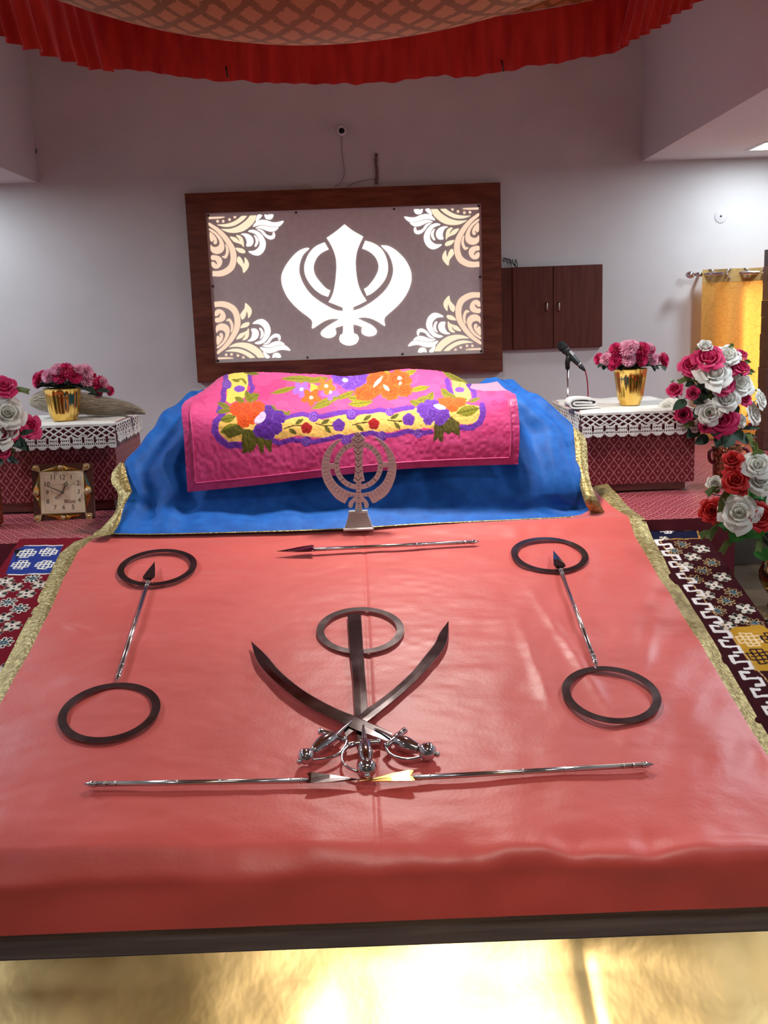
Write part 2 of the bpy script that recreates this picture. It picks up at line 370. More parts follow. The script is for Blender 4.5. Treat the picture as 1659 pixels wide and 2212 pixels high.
# ------------------------------------------------------------------ the lit panel in its wooden frame
_a, _b, _c, _d = at(398, 418, WALL - .054), at(428, 828, WALL - .054), at(1081, 394, WALL - .054), at(1086, 802, WALL - .054)
BX0, BX1, BZ0, BZ1 = (_a.x + _b.x)/2, (_c.x + _d.x)/2, (_b.z + _d.z)/2, (_a.z + _c.z)/2
BY = WALL - .055
def bd(px, py, off=.0): return at(px, py, BY + .02 - off)
bt = Thing('lit_panel', 'wall panel with glowing white emblem and corner scrolls in dark wooden frame', 'panel', ((BX0 + BX1)/2, WALL, BZ0))
fw = .110
for a, b, cc, dd in (((BX0, BZ1), (BX1, BZ1), (BX1 - fw, BZ1 - fw), (BX0 + fw, BZ1 - fw)), ((BX0, BZ0), (BX0 + fw, BZ0 + fw), (BX1 - fw, BZ0 + fw), (BX1, BZ0)),
                     ((BX0, BZ0), (BX0, BZ1), (BX0 + fw, BZ1 - fw), (BX0 + fw, BZ0 + fw)), ((BX1, BZ0), (BX1 - fw, BZ0 + fw), (BX1 - fw, BZ1 - fw), (BX1, BZ1))):
    mb = MB().slab([(q[0], WALL - .001, q[1]) for q in (a, b, cc, dd)], (0, -1, 0), .054)
    o = bt.part('frame_rail', mb, m_wood)
pan = bt.part('panel_sheet', MB().box((BX0 + fw - .004, BY + .02, BZ0 + fw - .004), (BX1 - fw + .004, WALL - .01, BZ1 - fw + .004)), m_steel_panel)
def bshape(mb, pts, org, scl, th, per=4, mir=(0, 0), ctr=None):
    P = []
    for q in spline(pts, per, True):
        v = bd(org[0] + q[0]/scl, org[1] + q[1]/scl)
        if mir[0]: v.x = 2*ctr[0] - v.x
        if mir[1]: v.z = 2*ctr[1] - v.z
        P.append(v)
    mb.slab(P, (0, -1, 0), th)
O2, S2 = (600, 470), 5.53
EMB = [[(797,82),(797,82),(900,160),(1020,228),(1020,228),(975,325),(945,410),(930,520),(935,640),(950,750),(975,840),(1010,915),(1060,993),(1060,993),(980,1035),(902,1070),(902,1070),(905,1360),(945,1395),(968,1440),(945,1495),(900,1520),(850,1528),(800,1518),(752,1490),(735,1445),(750,1400),(780,1360),(776,1075),(776,1075),(690,1040),(607,1008),(607,1008),(640,955),(665,890),(685,790),(697,680),(702,580),(695,490),(670,400),(630,315),(585,243),(585,243),(690,170)],
 [(560,297),(560,297),(608,380),(608,380),(560,400),(500,440),(455,500),(430,570),(432,640),(460,710),(510,775),(560,830),(600,860),(628,870),(628,870),(600,945),(600,945),(520,915),(440,855),(370,770),(330,690),(317,600),(335,510),(380,420),(440,355),(500,320)],
 [(1045,278),(1045,278),(1008,370),(1008,370),(1060,388),(1120,425),(1175,485),(1203,560),(1200,630),(1165,710),(1115,780),(1070,830),(1030,853),(1030,853),(1065,933),(1065,933),(1130,900),(1215,825),(1280,740),(1312,650),(1315,570),(1295,480),(1250,390),(1190,335),(1120,298)],
 [(375,368),(330,366),(250,400),(170,475),(100,570),(55,660),(44,740),(60,830),(110,940),(180,1030),(270,1115),(350,1175),(400,1220),(415,1255),(408,1310),(422,1322),(480,1285),(560,1235),(640,1210),(740,1212),(790,1230),(790,1130),(690,1105),(580,1050),(470,980),(380,900),(310,800),(268,700),(255,630),(265,540),(300,450),(345,400)],
 [(1238,340),(1260,333),(1330,345),(1420,400),(1510,490),(1570,590),(1596,690),(1588,790),(1545,900),(1470,1010),(1380,1100),(1300,1170),(1275,1205),(1272,1240),(1282,1285),(1268,1290),(1190,1240),(1110,1205),(1030,1192),(945,1203),(890,1230),(890,1125),(980,1090),(1090,1030),(1200,950),(1290,860),(1350,760),(1378,660),(1378,590),(1355,500),(1310,415)],
 [(790,1195),(740,1215),(640,1270),(560,1325),(520,1365),(518,1400),(555,1428),(610,1438),(670,1420),(698,1380),(688,1322),(740,1300),(790,1275)],
 [(890,1190),(945,1205),(1050,1250),(1120,1285),(1170,1330),(1183,1365),(1160,1400),(1105,1417),(1050,1410),(1005,1380),(1003,1330),(1010,1310),(950,1285),(890,1265)]]
mb = MB()
for k, s_ in enumerate(EMB): bshape(mb, s_, O2, S2, .0022 + .0003*k)
bt.part('emblem', mb, m_glow_w, 'glowing white emblem of crossed swords and ring')
SCR = [(2,[(92,240),(92,240),(370,235),(300,262),(92,275),(92,275)]),
 (2,[(533,228),(550,232),(557,225),(582,228),(575,255),(557,263),(540,255)]),
 (1,[(243,378),(330,372),(440,355),(540,320),(620,270),(680,220),(680,220),(778,220),(778,220),(720,285),(640,345),(540,395),(440,415),(350,410)]),
 (1,[(318,455),(400,455),(500,445),(600,410),(690,355),(770,290),(830,215),(830,215),(942,210),(942,210),(920,290),(860,380),(770,455),(680,500),(560,522),(450,515),(380,490)]),
 (0,[(965,205),(1042,205),(1020,250),(935,320)]),
 (0,[(1090,200),(1125,200),(1145,210),(1165,196),(1245,195),(1235,250),(1200,280),(1150,280),(1110,262)]),
 (0,[(887,412),(920,350),(980,305),(1060,290),(1150,305),(1240,335),(1330,330),(1425,308),(1420,340),(1370,395),(1335,410),(1240,412),(1150,395),(1080,380),(1000,382)]),
 (0,[(930,440),(1000,401),(1080,396),(1170,414),(1250,428),(1335,424),(1320,455),(1270,490),(1200,500),(1120,480),(1050,450),(990,440)]),
 (0,[(958,465),(1010,460),(1070,490),(1120,550),(1180,575),(1230,570),(1240,520),(1265,515),(1280,570),(1260,620),(1200,640),(1140,620),(1080,570),(1020,500)]),
 (0,[(798,497),(860,470),(930,480),(1000,520),(1070,600),(1110,690),(1105,780),(1070,860),(1000,920),(930,925),(860,900),(803,855),(900,845),(970,800),(1005,730),(990,640),(950,570),(900,530)]),
 (0,[(900,565),(940,590),(975,640),(975,700),(940,765),(912,760),(935,690),(925,620)]),
 (0,[(668,548),(720,535),(790,545),(860,590),(890,660),(880,720),(840,760),(765,758),(775,690),(750,610),(710,565)]),
 (1,[(470,592),(560,605),(610,640),(640,680),(630,630),(580,570),(640,570),(690,610),(715,680),(718,775),(680,735),(610,705),(540,680)]),
 (1,[(570,795),(640,795),(710,815),(745,855),(735,885),(680,885),(620,860)]),
 (1,[(625,945),(670,975),(700,1030),(720,1085),(735,1030),(735,962),(790,1020),(812,1090),(790,1160),(715,1240),(690,1150),(640,1090),(600,1040),(602,985)]),
 (2,[(95,340),(170,380),(280,450),(400,560),(500,690),(560,800),(588,930),(580,1060),(540,1170),(450,1250),(320,1300),(160,1300),(160,1300),(158,1208),(158,1208),(270,1205),(370,1170),(450,1100),(480,1000),(478,900),(450,790),(390,690),(300,570),(200,470),(98,395)]),
 (2,[(105,445),(190,490),(270,560),(340,660),(370,750),(360,830),(310,880),(240,900),(170,880),(128,835),(125,735),(160,770),(220,778),(270,750),(285,700),(260,630),(200,550),(105,480)]),
 (2,[(108,515),(170,550),(220,610),(240,670),(230,715),(200,725),(175,700),(195,650),(170,660),(150,680),(118,655)]),
 (2,[(385,722),(425,760),(448,840),(440,910),(410,970),(375,980),(325,945),(375,930),(400,870),(400,800)]),
 (2,[(138,930),(230,930),(300,960),(332,1030),(310,1110),(260,1155),(200,1160),(150,1125),(142,1045),(190,1050),(232,1090),(240,1060),(200,1010),(140,1005)])]
for cx, cy in ((250, 315), (350, 315), (463, 285)): SCR.append((2, [(cx + 24*math.cos(a), cy + 24*math.sin(a)) for a in np.linspace(0, 2*math.pi, 9)[:-1]]))
O6, S6 = (440, 440), 8.295; bc = ((BX0 + BX1)/2, (BZ0 + BZ1)/2)
for mir in ((0, 0), (1, 0), (0, 1), (1, 1)):
    mb = MB()
    for k, s_ in SCR:
        n0 = len(mb.f); bshape(mb, s_, O6, S6, .0022, 4, mir, bc)
        for i in range(n0, len(mb.f)): mb.m[i] = k
    bt.part('corner_scroll', mb, [m_glow_w, m_glow_y, m_glow_p], 'glowing cream and peach scroll')
for q in ((436, 462), (639, 449), (851, 443), (1046, 443), (449, 619), (1047, 598), (461, 789), (665, 784), (870, 776), (1051, 759)):
    v = bd(*q); v.x = min(max(v.x, BX0 + fw + .012), BX1 - fw - .012); v.z = min(max(v.z, BZ0 + fw + .012), BZ1 - fw - .012)
    bt.part('screw', MB().lathe([(.0065, 0), (.0065, .003), (.003, .005), (0, .005)], v, 12, axis=Vector((0, -1, 0))), mat('dark_screw', (.1, .08, .07), .3, .9) if 'dark_screw' not in bpy.data.materials else bpy.data.materials['dark_screw'])

# wall cabinet beside the panel, with coiled wire on top
CY = WALL - .045
cl = [at(1090, 578, CY), at(1303, 570.5, CY), at(1301, 748.5, CY), at(1090, 757, CY)]
cx0, cx1, cz0, cz1 = BX1 + .004, (cl[1].x + cl[2].x)/2, (cl[2].z + cl[3].z)/2, (cl[0].z + cl[1].z)/2
ct = Thing('wall_cabinet', 'flat dark brown two-door cabinet on the wall beside the lit panel', 'cabinet', ((cx0 + cx1)/2, WALL, cz0))
o = ct.part('body', MB().box((cx0, CY + .012, cz0), (cx1, WALL - .001, cz1)), m_cabw)
xm = at(1195, 660, CY).x; xs = at(1108, 660, CY).x
for a, b, hpx in ((xs, xm - .0015, 1181), (xm + .0015, cx1 - .001, 1207)):
    dr = ct.part('door', MB().box((a, CY, cz0 + .002), (b, CY + .0125, cz1 - .002)), m_cabw)
    bv = dr.modifiers.new('soft_edges', 'BEVEL'); bv.width = .003; bv.segments = 2
    h = at(hpx, 662, CY)
    pth = [h + Vector((0, .002, .024)), h + Vector((0, -.014, .02)), h + Vector((0, -.02, 0)), h + Vector((0, -.014, -.02)), h + Vector((0, .002, -.024))]
    ct.part('handle', MB().tube(spline(pth, 4), .0042, 8), m_chrome, 'small bow handle', dr)
pc = []
for i in range(60):
    u = i/59; v = at(1086 + 31*u, 560 + 10*u, WALL - .03)
    pc.append(v + Vector((.010*math.sin(u*30), .008*math.cos(u*30), .016*math.sin(u*33 + 1)*(.5 + u))))
pc.append(at(1113, 577, WALL - .03))
single('coiled_wire', MB().tube(pc, .0022, 6), m_dark, 'black coiled wire lying along the top of the wall cabinet', 'wire')

# window behind the curtain, curtain, rod
wx0, wx1, wz0, wz1 = at(1583, 700, WALL).x, 3.1, ZC - .65, ZC + .10
m_pane = mat('bright_window_glass', (.9, .95, 1), .3, emit=((1, .88, .74), 2.6))
wmb = MB()
for a, b in (((wx0 - .05, wz0 - .05), (wx0, wz1 + .05)), ((wx1, wz0 - .05), (wx1 + .05, wz1 + .05)), ((wx0, wz1), (wx1, wz1 + .05)), ((wx0, wz0 - .05), (wx1, wz0)), (((wx0 + wx1)/2 - .02, wz0), ((wx0 + wx1)/2 + .02, wz1))):
    wmb.box((a[0], WALL - .03, a[1]), (b[0], WALL - .0005, b[1]))
wo = struct('window_1', wmb, m_wood, 'window with daylight glass behind the yellow curtain', 'window')
pn = MB().box((wx0, WALL - .012, wz0), (wx1, WALL - .004, wz1)).build('pane', m_pane, wo, (0, 0, 0), True)
CUY = WALL - .11
m_cur = mat('yellow_curtain', (.62, .33, .07), .55, sheen=.3); nt = m_cur.node_tree
tr = N(m_cur, 'ShaderNodeBsdfTranslucent'); tr.inputs[0].default_value = (.95, .48, .10, 1); mxs = N(m_cur, 'ShaderNodeMixShader'); mxs.inputs[0].default_value = .42
L(m_cur, bsdf(m_cur).outputs[0], mxs.inputs[1]); L(m_cur, tr.outputs[0], mxs.inputs[2]); L(m_cur, mxs.outputs[0], nt.nodes['Material Output'].inputs[0])
tc = N(m_cur, 'ShaderNodeTexCoord'); vo = N(m_cur, 'ShaderNodeTexVoronoi', feature='DISTANCE_TO_EDGE'); vo.inputs['Scale'].default_value = 26
L(m_cur, tc.outputs['Object'], vo.inputs['Vector']); lt = M2(m_cur, 'LESS_THAN', vo.outputs['Distance'], .022)
mxc = N(m_cur, 'ShaderNodeMixRGB'); mxc.inputs[1].default_value = (.62, .33, .07, 1); mxc.inputs[2].default_value = (.50, .24, .05, 1); L(m_cur, lt, mxc.inputs[0]); L(m_cur, mxc.outputs[0], bsdf(m_cur).inputs['Base Color'])
mxd = N(m_cur, 'ShaderNodeMixRGB'); mxd.inputs[1].default_value = (.95, .48, .10, 1); mxd.inputs[2].default_value = (.75, .36, .08, 1); L(m_cur, lt, mxd.inputs[0]); L(m_cur, mxd.outputs[0], tr.inputs[0])
m_head = noise_vary(mat('curtain_heading', (.45, .29, .09), .6), (.40, .25, .08), (.48, .31, .10), 40)
x0 = at(1514, 640, CUY).x; x1 = x0 + .78; ztop = at(1560, 581, CUY).z; zbot = ZC - .77 + .012; zh = at(1560, 609, CUY).z
rz = at(1560, 591, CUY).z
def cur(z0, z1, nz, ex=0):
    xs_ = np.linspace(x0, x1, 150); zs = np.linspace(z0, z1, nz); X, Z = np.meshgrid(xs_, zs)
    ph = (X - x0)/.20*2*math.pi
    Y = CUY + .030*np.sin(ph - .6) + .008*np.sin(ph*2.3 + 1) * (ztop - Z); return np.dstack([X, Y + ex, Z])
cu = Thing('curtain', 'yellow gold eyelet curtain hanging on rod at right edge of the wall', 'curtain', (x0 + .2, CUY, zbot))
cu.part('cloth', MB().grid(cur(zbot, zh, 40)), m_cur, fix=False)
cu.part('heading', MB().grid(cur(zh, ztop, 8, -.002)), m_head, 'darker gold heading band', fix=False)
for k in range(6):
    ex = x0 + .053 + .1*k; yy = CUY + .030*math.sin((ex - x0)/.20*2*math.pi - .6)
    ring = MB(); ax = Vector((.55 if k % 2 else -.55, -1, 0)).normalized(); cc = Vector((ex, yy - .004, rz)); u = ax.cross(Vector((0, 0, 1)))
    ring.tube([cc + (u*math.cos(a) + Vector((0, 0, 1))*math.sin(a))*.024 for a in np.linspace(0, 2*math.pi, 25)], .0055, 8)
    cu.part('eyelet', ring, m_chrome, 'shiny ring')
rd = Thing('curtain_rod', 'chrome curtain rod with ball end above the yellow curtain', 'curtain rod', (x0 - .05, CUY, rz))
pr = at(1513, 591.5, CUY)
rd.part('pole', MB().tube([(pr.x - .03, CUY, rz), (x1 + .05, CUY, rz)], .0105, 16), m_chrome)
rd.part('finial', MB().lathe([(.0135, -.055), (.0135, -.02), (.008, -.016), (.007, -.006), (.017, 0), (.022, .016), (.019, .032), (.008, .043), (0, .045)], (pr.x - .03 - .01, CUY, rz), 24, axis=Vector((-1, 0, 0))), m_chrome)
rd.part('bracket', MB().tube([(x0 + .02, CUY, rz), (x0 + .02, WALL - .001, rz)], .008, 10), m_chrome)

# brown slatted wooden pillar and carved chair arm cut by the right edge of the photograph
PYW = 5.4
a = at(1657, 545, PYW); b = at(1641, 870, PYW)
pil = Thing('wooden_pillar', 'dark brown pillar of stacked wooden blocks at right edge beside the curtain', 'pillar', (b.x, PYW, ZC - .77))
zz = ZC - .77; m_blk = [noise_vary(mat('pillar_wood_%s' % nme, cA, .45), cA, cB, 14, 4, stretch=(1, 1, 6)) for nme, cA, cB in (('dark', (.06, .02, .012), (.10, .034, .02)), ('tan', (.22, .11, .06), (.30, .16, .09)))]
k = 0
while zz < a.z:
    h = .088; x_ = b.x + (a.x - b.x)*(zz - b.z)/(a.z - b.z)
    o = pil.part('block', MB().box((x_ + .030 + .003*(k % 2), PYW + .002*(k % 2), zz + .0008), (x_ + .3, PYW + .12, zz + h)), m_blk[1 if k in (9, 10) else 0])
    zz += h; k += 1
# ------------------------------------------------------------------ canopy over the dais
m_canopy = mat('gold_zari_cloth', (.45, .2, .08), .6)
tc = N(m_canopy, 'ShaderNodeTexCoord'); nz = N(m_canopy, 'ShaderNodeTexNoise'); nz.inputs['Scale'].default_value = 14; nz.inputs['Detail'].default_value = 3
L(m_canopy, tc.outputs['Object'], nz.inputs['Vector'])
mxv = N(m_canopy, 'ShaderNodeMixRGB', blend_type='ADD'); mxv.inputs[0].default_value = .035; L(m_canopy, tc.outputs['Object'], mxv.inputs[1]); L(m_canopy, nz.outputs['Color'], mxv.inputs[2])
sp = N(m_canopy, 'ShaderNodeSeparateXYZ'); L(m_canopy, mxv.outputs[0], sp.inputs[0])
u = M2(m_canopy, 'DIVIDE', sp.outputs[0], .10); v = M2(m_canopy, 'DIVIDE', sp.outputs[1], .135)
dp = M2(m_canopy, 'ABSOLUTE', M2(m_canopy, 'SUBTRACT', M2(m_canopy, 'FRACT', M2(m_canopy, 'ADD', M2(m_canopy, 'ADD', u, v), 50.0)), .5))
dq = M2(m_canopy, 'ABSOLUTE', M2(m_canopy, 'SUBTRACT', M2(m_canopy, 'FRACT', M2(m_canopy, 'ADD', M2(m_canopy, 'SUBTRACT', u, v), 50.0)), .5))
dd = M2(m_canopy, 'MAXIMUM', dp, dq)
n2 = N(m_canopy, 'ShaderNodeTexNoise'); n2.inputs['Scale'].default_value = 160; L(m_canopy, tc.outputs['Object'], n2.inputs['Vector'])
ln = M2(m_canopy, 'GREATER_THAN', M2(m_canopy, 'ADD', dd, M2(m_canopy, 'MULTIPLY', M2(m_canopy, 'SUBTRACT', n2.outputs['Fac'], .5), .26)), .345)
mx = N(m_canopy, 'ShaderNodeMixRGB'); mx.inputs[1].default_value = (.52, .27, .085, 1); mx.inputs[2].default_value = (.25, .13, .022, 1); L(m_canopy, ln, mx.inputs[0]); L(m_canopy, mx.outputs[0], bsdf(m_canopy).inputs['Base Color'])
m_frill = noise_vary(mat('red_frill', (.62, .03, .025), .6, sheen=.4), (.50, .02, .018), (.72, .05, .04), 20, 3, stretch=(1, 1, .2))
_o = m_frill.node_tree.nodes['Material Output']; _t = N(m_frill, 'ShaderNodeBsdfTranslucent'); _t.inputs[0].default_value = (.8, .04, .03, 1)
_m = N(m_frill, 'ShaderNodeMixShader'); _m.inputs[0].default_value = .12; L(m_frill, bsdf(m_frill).outputs[0], _m.inputs[1]); L(m_frill, _t.outputs[0], _m.inputs[2]); L(m_frill, _m.outputs[0], _o.inputs[0])
CX0, CX1, CY0, CY1, CZ = at(218, 152, 4.5).x, at(1358, 88, 4.5).x, 2.3, 4.5, ZC + 1.29
can = Thing('canopy', 'red frilled ceiling canopy with sagging gold patterned cloth over the dais', 'canopy', ((CX0 + CX1)/2, CY1, CZ))
xs = np.linspace(0, 1, 80); X, Y = np.meshgrid(xs, xs)
sag = .465*(np.sin(X*math.pi)**.8)*(np.sin(np.clip(Y, 0, 1)**.66*math.pi)**1.6)
CBL, CBR, CFL, CFR = (CX0, CY1), (CX1, CY1), (-1.72, 2.5), (1.36, 2.5)
BX_ = lambda k: (CFL[k]*(1-X) + CFR[k]*X)*(1-Y) + (CBL[k]*(1-X) + CBR[k]*X)*Y
esag = .10*4*X*(1-X)*np.maximum(Y, 1-Y)
G = np.dstack([BX_(0), BX_(1), CZ - np.maximum(sag, esag) + .012*vnoise(X*7, Y*7, 3)])
can.part('sagging_cloth', MB().grid(G), m_canopy, fix=False)
def frill(path, h, amp, nw, flare=0.0, seed=0):
    P = np.array(path); d = np.r_[0, np.cumsum(np.hypot(*np.diff(P[:, :2], axis=0).T))]
    n = int(d[-1]/.006); s_ = np.linspace(0, d[-1], n); x = np.interp(s_, d, P[:, 0]); y = np.interp(s_, d, P[:, 1]); zt = np.interp(s_, d, P[:, 2])
    tx = np.gradient(x); ty = np.gradient(y); l = np.hypot(tx, ty); nx, ny = ty/l, -tx/l
    rows = []
    for k in range(13):
        t = k/12; wv = amp*(.25 + .75*t)*(np.sin(s_*nw + 1.3*vnoise(s_*6, s_*0 + seed, seed)) + .5*vnoise(s_*30, s_*0 + 3, seed)) - flare*t
        dz = h*t*(1 + .04*vnoise(s_*14, s_*0, seed + 5) * (t > .9))
        rows.append(np.stack([x + nx*wv, y + ny*wv, zt - dz], 1))
    return MB().grid(np.array(rows))
def eline(a, b, sg, n=24): return [(a[0] + (b[0]-a[0])*t, a[1] + (b[1]-a[1])*t, CZ - sg*4*t*(1-t)) for t in np.linspace(0, 1, n)]
can.part('frill', frill(eline(CBL, CBR, .10), .215, .010, 75, 0, 1), m_frill, 'dark red frill along the back edge', fix=False)
can.part('frill', frill(eline(CFL, CBL, .04), .25, .016, 60, -.05, 2), m_frill, 'bright red frill along the left edge', fix=False)
can.part('frill', frill(eline(CBR, CFR, .04), .22, .016, 60, -.05, 3), m_frill, 'bright red frill along the right edge', fix=False)
can.part('frill', frill(eline(CFR, CFL, .10), .215, .010, 75, 0, 4), m_frill, 'red frill along the near edge', fix=False)
for x, y in (CBL, CBR, CFL, CFR): can.part('hanging_cord', MB().tube([(x, y, CZ), (x*1.02, y, ZT)], .004, 6), m_dark)
for q, lb in (((489, 150), 'thin dark string end dangling below the canopy frill, left of centre'), ((1085, 136), 'thin dark string end dangling below the canopy frill, right of centre')):
    v = at(*q, CY1 - .03); single('string_end', MB().tube([v + Vector((-.002, 0, .012)), v, v + Vector((.004, 0, -.034))], .0035, 6), m_dark, lb, 'string')

# ------------------------------------------------------------------ stage, ledge and the sloping platform
STG, SFY = ZC - .77, 3.70
st = Thing('stage', 'raised stage covered in maroon diamond brocade below the wall', 'stage', (0, 4.6, 0))
st.part('stage_body', MB().box((-3.2, SFY, 0), (1.30, WALL - .002, STG - .012)).box((1.30, 4.05, 0), (3.2, WALL - .002, STG - .012)), m_riser)
xs = np.linspace(-3.2, 3.2, 160); ys = np.linspace(SFY - .015, WALL - .003, 70); X, Y = np.meshgrid(xs, ys)
Yd = np.where(X > 1.32, 4.03 + (Y - SFY + .015)*(WALL - .003 - 4.03)/(WALL - .003 - SFY + .015), Y)
Zs = STG - .004 + .004*vnoise(X*6, Yd*9, 4) * sstep(3.7, 4.0, Yd)
st.part('brocade_cover', MB().grid(np.dstack([X, Yd, Zs])), m_maroon_t, fix=False)
xs = np.linspace(-3.2, 1.33, 220); zs = np.linspace(0, 1, 14); X, T = np.meshgrid(xs, zs)
st.part('velvet_skirt', MB().grid(np.dstack([X, SFY - .016 - .012*T + .010*np.sin(X*38 + 2*vnoise(X*5, T, 2))*T, STG - .004 - .42*T])), m_velvet, 'plain maroon velvet skirt', fix=False)
LEDG = ZC - 1.05
struct('floor_ledge', MB().box((1.215, 2.80, 0), (3.2, 4.05, LEDG)), m_floor, 'brown stone step beside the sloping platform', 'step')

FY = 2.085                                            # front face of the platform
XP0, XP1 = -1.333, 1.203
pf = Thing('sloping_platform', 'sloping platform with steel strip and brass front under the coral sheet', 'platform', (0, 3, 0))
bz = .03
def pz(x, y): return zp(x, y) - bz
vs = [(XP0, FY + .03, 0), (XP1, FY + .03, 0), (XP1, 3.68, 0), (XP0, 3.68, 0), (XP0, FY + .03, pz(XP0, FY)), (XP1, FY + .03, pz(XP1, FY)), (XP1, 3.68, pz(XP1, 3.68)), (XP0, 3.68, pz(XP0, 3.68))]
pf.part('core', MB().add(vs, [(0, 3, 2, 1), (4, 5, 6, 7), (0, 1, 5, 4), (1, 2, 6, 5), (2, 3, 7, 6), (3, 0, 4, 7)], 0, False), m_velvet)
ZS1, ZS0 = at(830, 1991, FY - .006).z, at(830, 2046, FY - .006).z
m_strip = noise_vary(mat('brushed_steel_strip', (.34, .29, .31), .30, .8, aniso=.5), (.27, .225, .245), (.40, .35, .37), 6, 4, stretch=(.5, 6, 10), rough=(.18, .36))
pf.part('steel_strip', MB().box((XP0, FY - .006, ZS0), (XP1, FY + .031, ZS1 + .02)), m_strip)
m_brass = noise_vary(mat('brushed_brass_sheet', (.80, .52, .17), .30, 1.0), (.44, .30, .12), (.68, .49, .23), 2.2, 4, stretch=(1.4, 1.2, 1.2), bump=.25, bscale=5, rough=(.22, .42))
nx_, nt_ = 300, 14; xs = np.linspace(XP0, XP1, nx_); ts = np.linspace(0, 1, nt_); X, T = np.meshgrid(xs, ts)
sx = at(1275, 2100, 1.98).x
lift = .010*vnoise(X*3.2, T*2.2, 8) + .004*vnoise(X*9, T*4, 9) + -.0035*np.exp(-((X - sx - .02*T)/.016)**2)
Yb = FY - .008 - .34*T; Zb = ZS0 + .004 - .30*T + lift*(1 - (T < .04))
G = np.dstack([X, Yb, Zb]); dn = np.dstack([X, 0*X + FY - .348, np.linspace(Zb[-1], 0*xs, nt_)])
pf.part('brass_sheet', MB().grid(G).grid(dn), m_brass, 'brass sheet with a soft bright sheen', fix=False)

# ------------------------------------------------------------------ patterned carpets beside the sheet
def carpet(name, label, xa, xb, y0, y1, draw):
    nx, ny = int(abs(xb - xa)/.0026), int((y1 - y0)/.0032)
    X, Y = np.meshgrid(np.linspace(xa, xb, nx), np.linspace(y0, y1, ny)); Z = zp(X, Y) - .021 + .002*vnoise(X*40, Y*40, 1)
    t = Thing(name, label, 'carpet', ((xa + xb)/2, (y0 + y1)/2, zp((xa + xb)/2, (y0 + y1)/2) - .04))
    pile = t.part('pile', MB().grid(np.dstack([X, Y, Z])), m_carpet, fix=False)
    P = Paint(X.ravel(), Y.ravel(), (80, 12, 24)); draw(P); P.apply(pile)
    e = MB()
    out = xb if abs(xb) > abs(xa) else xa; ys = np.linspace(y0, y1, 60); pa = zp(out + 0*ys, ys)
    sg = .003 if out > 0 else -.003
    e.grid(np.stack([np.stack([out + 0*ys, ys, pa - .021], 1), np.stack([out + 0*ys + sg, ys, pa - .026], 1), np.stack([out + 0*ys + sg, ys, pa - .04 - .05], 1)], 0))
    e.grid(np.stack([np.array([[x, y1, zp(x, y1) - .021] for x in np.linspace(xa, xb, 12)]), np.array([[x, y1, zp(x, y1) - .045] for x in np.linspace(xa, xb, 12)])], 0))
    t.part('edge', e, m_cedge, fix=False)
m_carpet = vcol('carpet_pile', .95, .0, .5, 500); m_cedge = mat('carpet_edge', (.05, .008, .012), .9)
def cp(pt, org, s): v = onp(org[0] + pt[0]/s, org[1] + pt[1]/s, -.021); return (v.x, v.y)
def knot(P, cx, cy, u, col, rot=0):
    c, s_ = math.cos(rot), math.sin(rot); q = lambda a, b: (cx + (a*c - b*s_)*u, cy + (a*s_ + b*c)*u)
    for k in (-1, 0, 1): 
        P.stroke([q(-2 if k else -1.6, k), q(2 if k else 1.6, k)], u*.36, col); P.stroke([q(k, -2 if k else -1.6), q(k, 2 if k else 1.6)], u*.36, col)
    for sx, sy in ((1, 1), (-1, -1), (1, -1), (-1, 1)):
        P.stroke([q(2*sx, sy*.05), q(2*sx, sy)], u*.36, col); P.stroke([q(sx*.05, 2*sy), q(sx, 2*sy)], u*.36, col)
def bloom(P, cx, cy, R, kind, rim):
    pet = [(cx + R*.68*math.cos(a), cy + R*.68*math.sin(a), math.degrees(a)) for a in np.arange(8)*math.pi/4 + .2]
    if kind == 'teal':
        for x, y, a in pet: P.ell(x, y, R*.36, R*.22, rim, a)
        for x, y, a in pet: P.ell(x, y, R*.26, R*.14, (18, 20, 30), a)
        P.ell(cx, cy, R*.40, R*.40, (70, 100, 112)); P.ell(cx, cy, R*.16, R*.16, (22, 34, 46)); P.ell(cx, cy, R*.07, R*.07, rim)
    else:
        for k, (x, y, a) in enumerate(pet): P.ell(x, y, R*.38, R*.26, (196, 186, 172) if k % 2 else (150, 138, 120), a)
        for k, (x, y, a) in enumerate(pet):
            if k % 2 == 0: P.ell(x, y, R*.28, R*.17, (22, 24, 40), a)
        P.ell(cx, cy, R*.36, R*.36, (226, 218, 208)); P.ell(cx, cy, R*.17, R*.17, (30, 22, 34)); P.ell(cx, cy, R*.07, R*.07, (200, 60, 50))
OR_, SR_ = (1300, 1050), 4.022
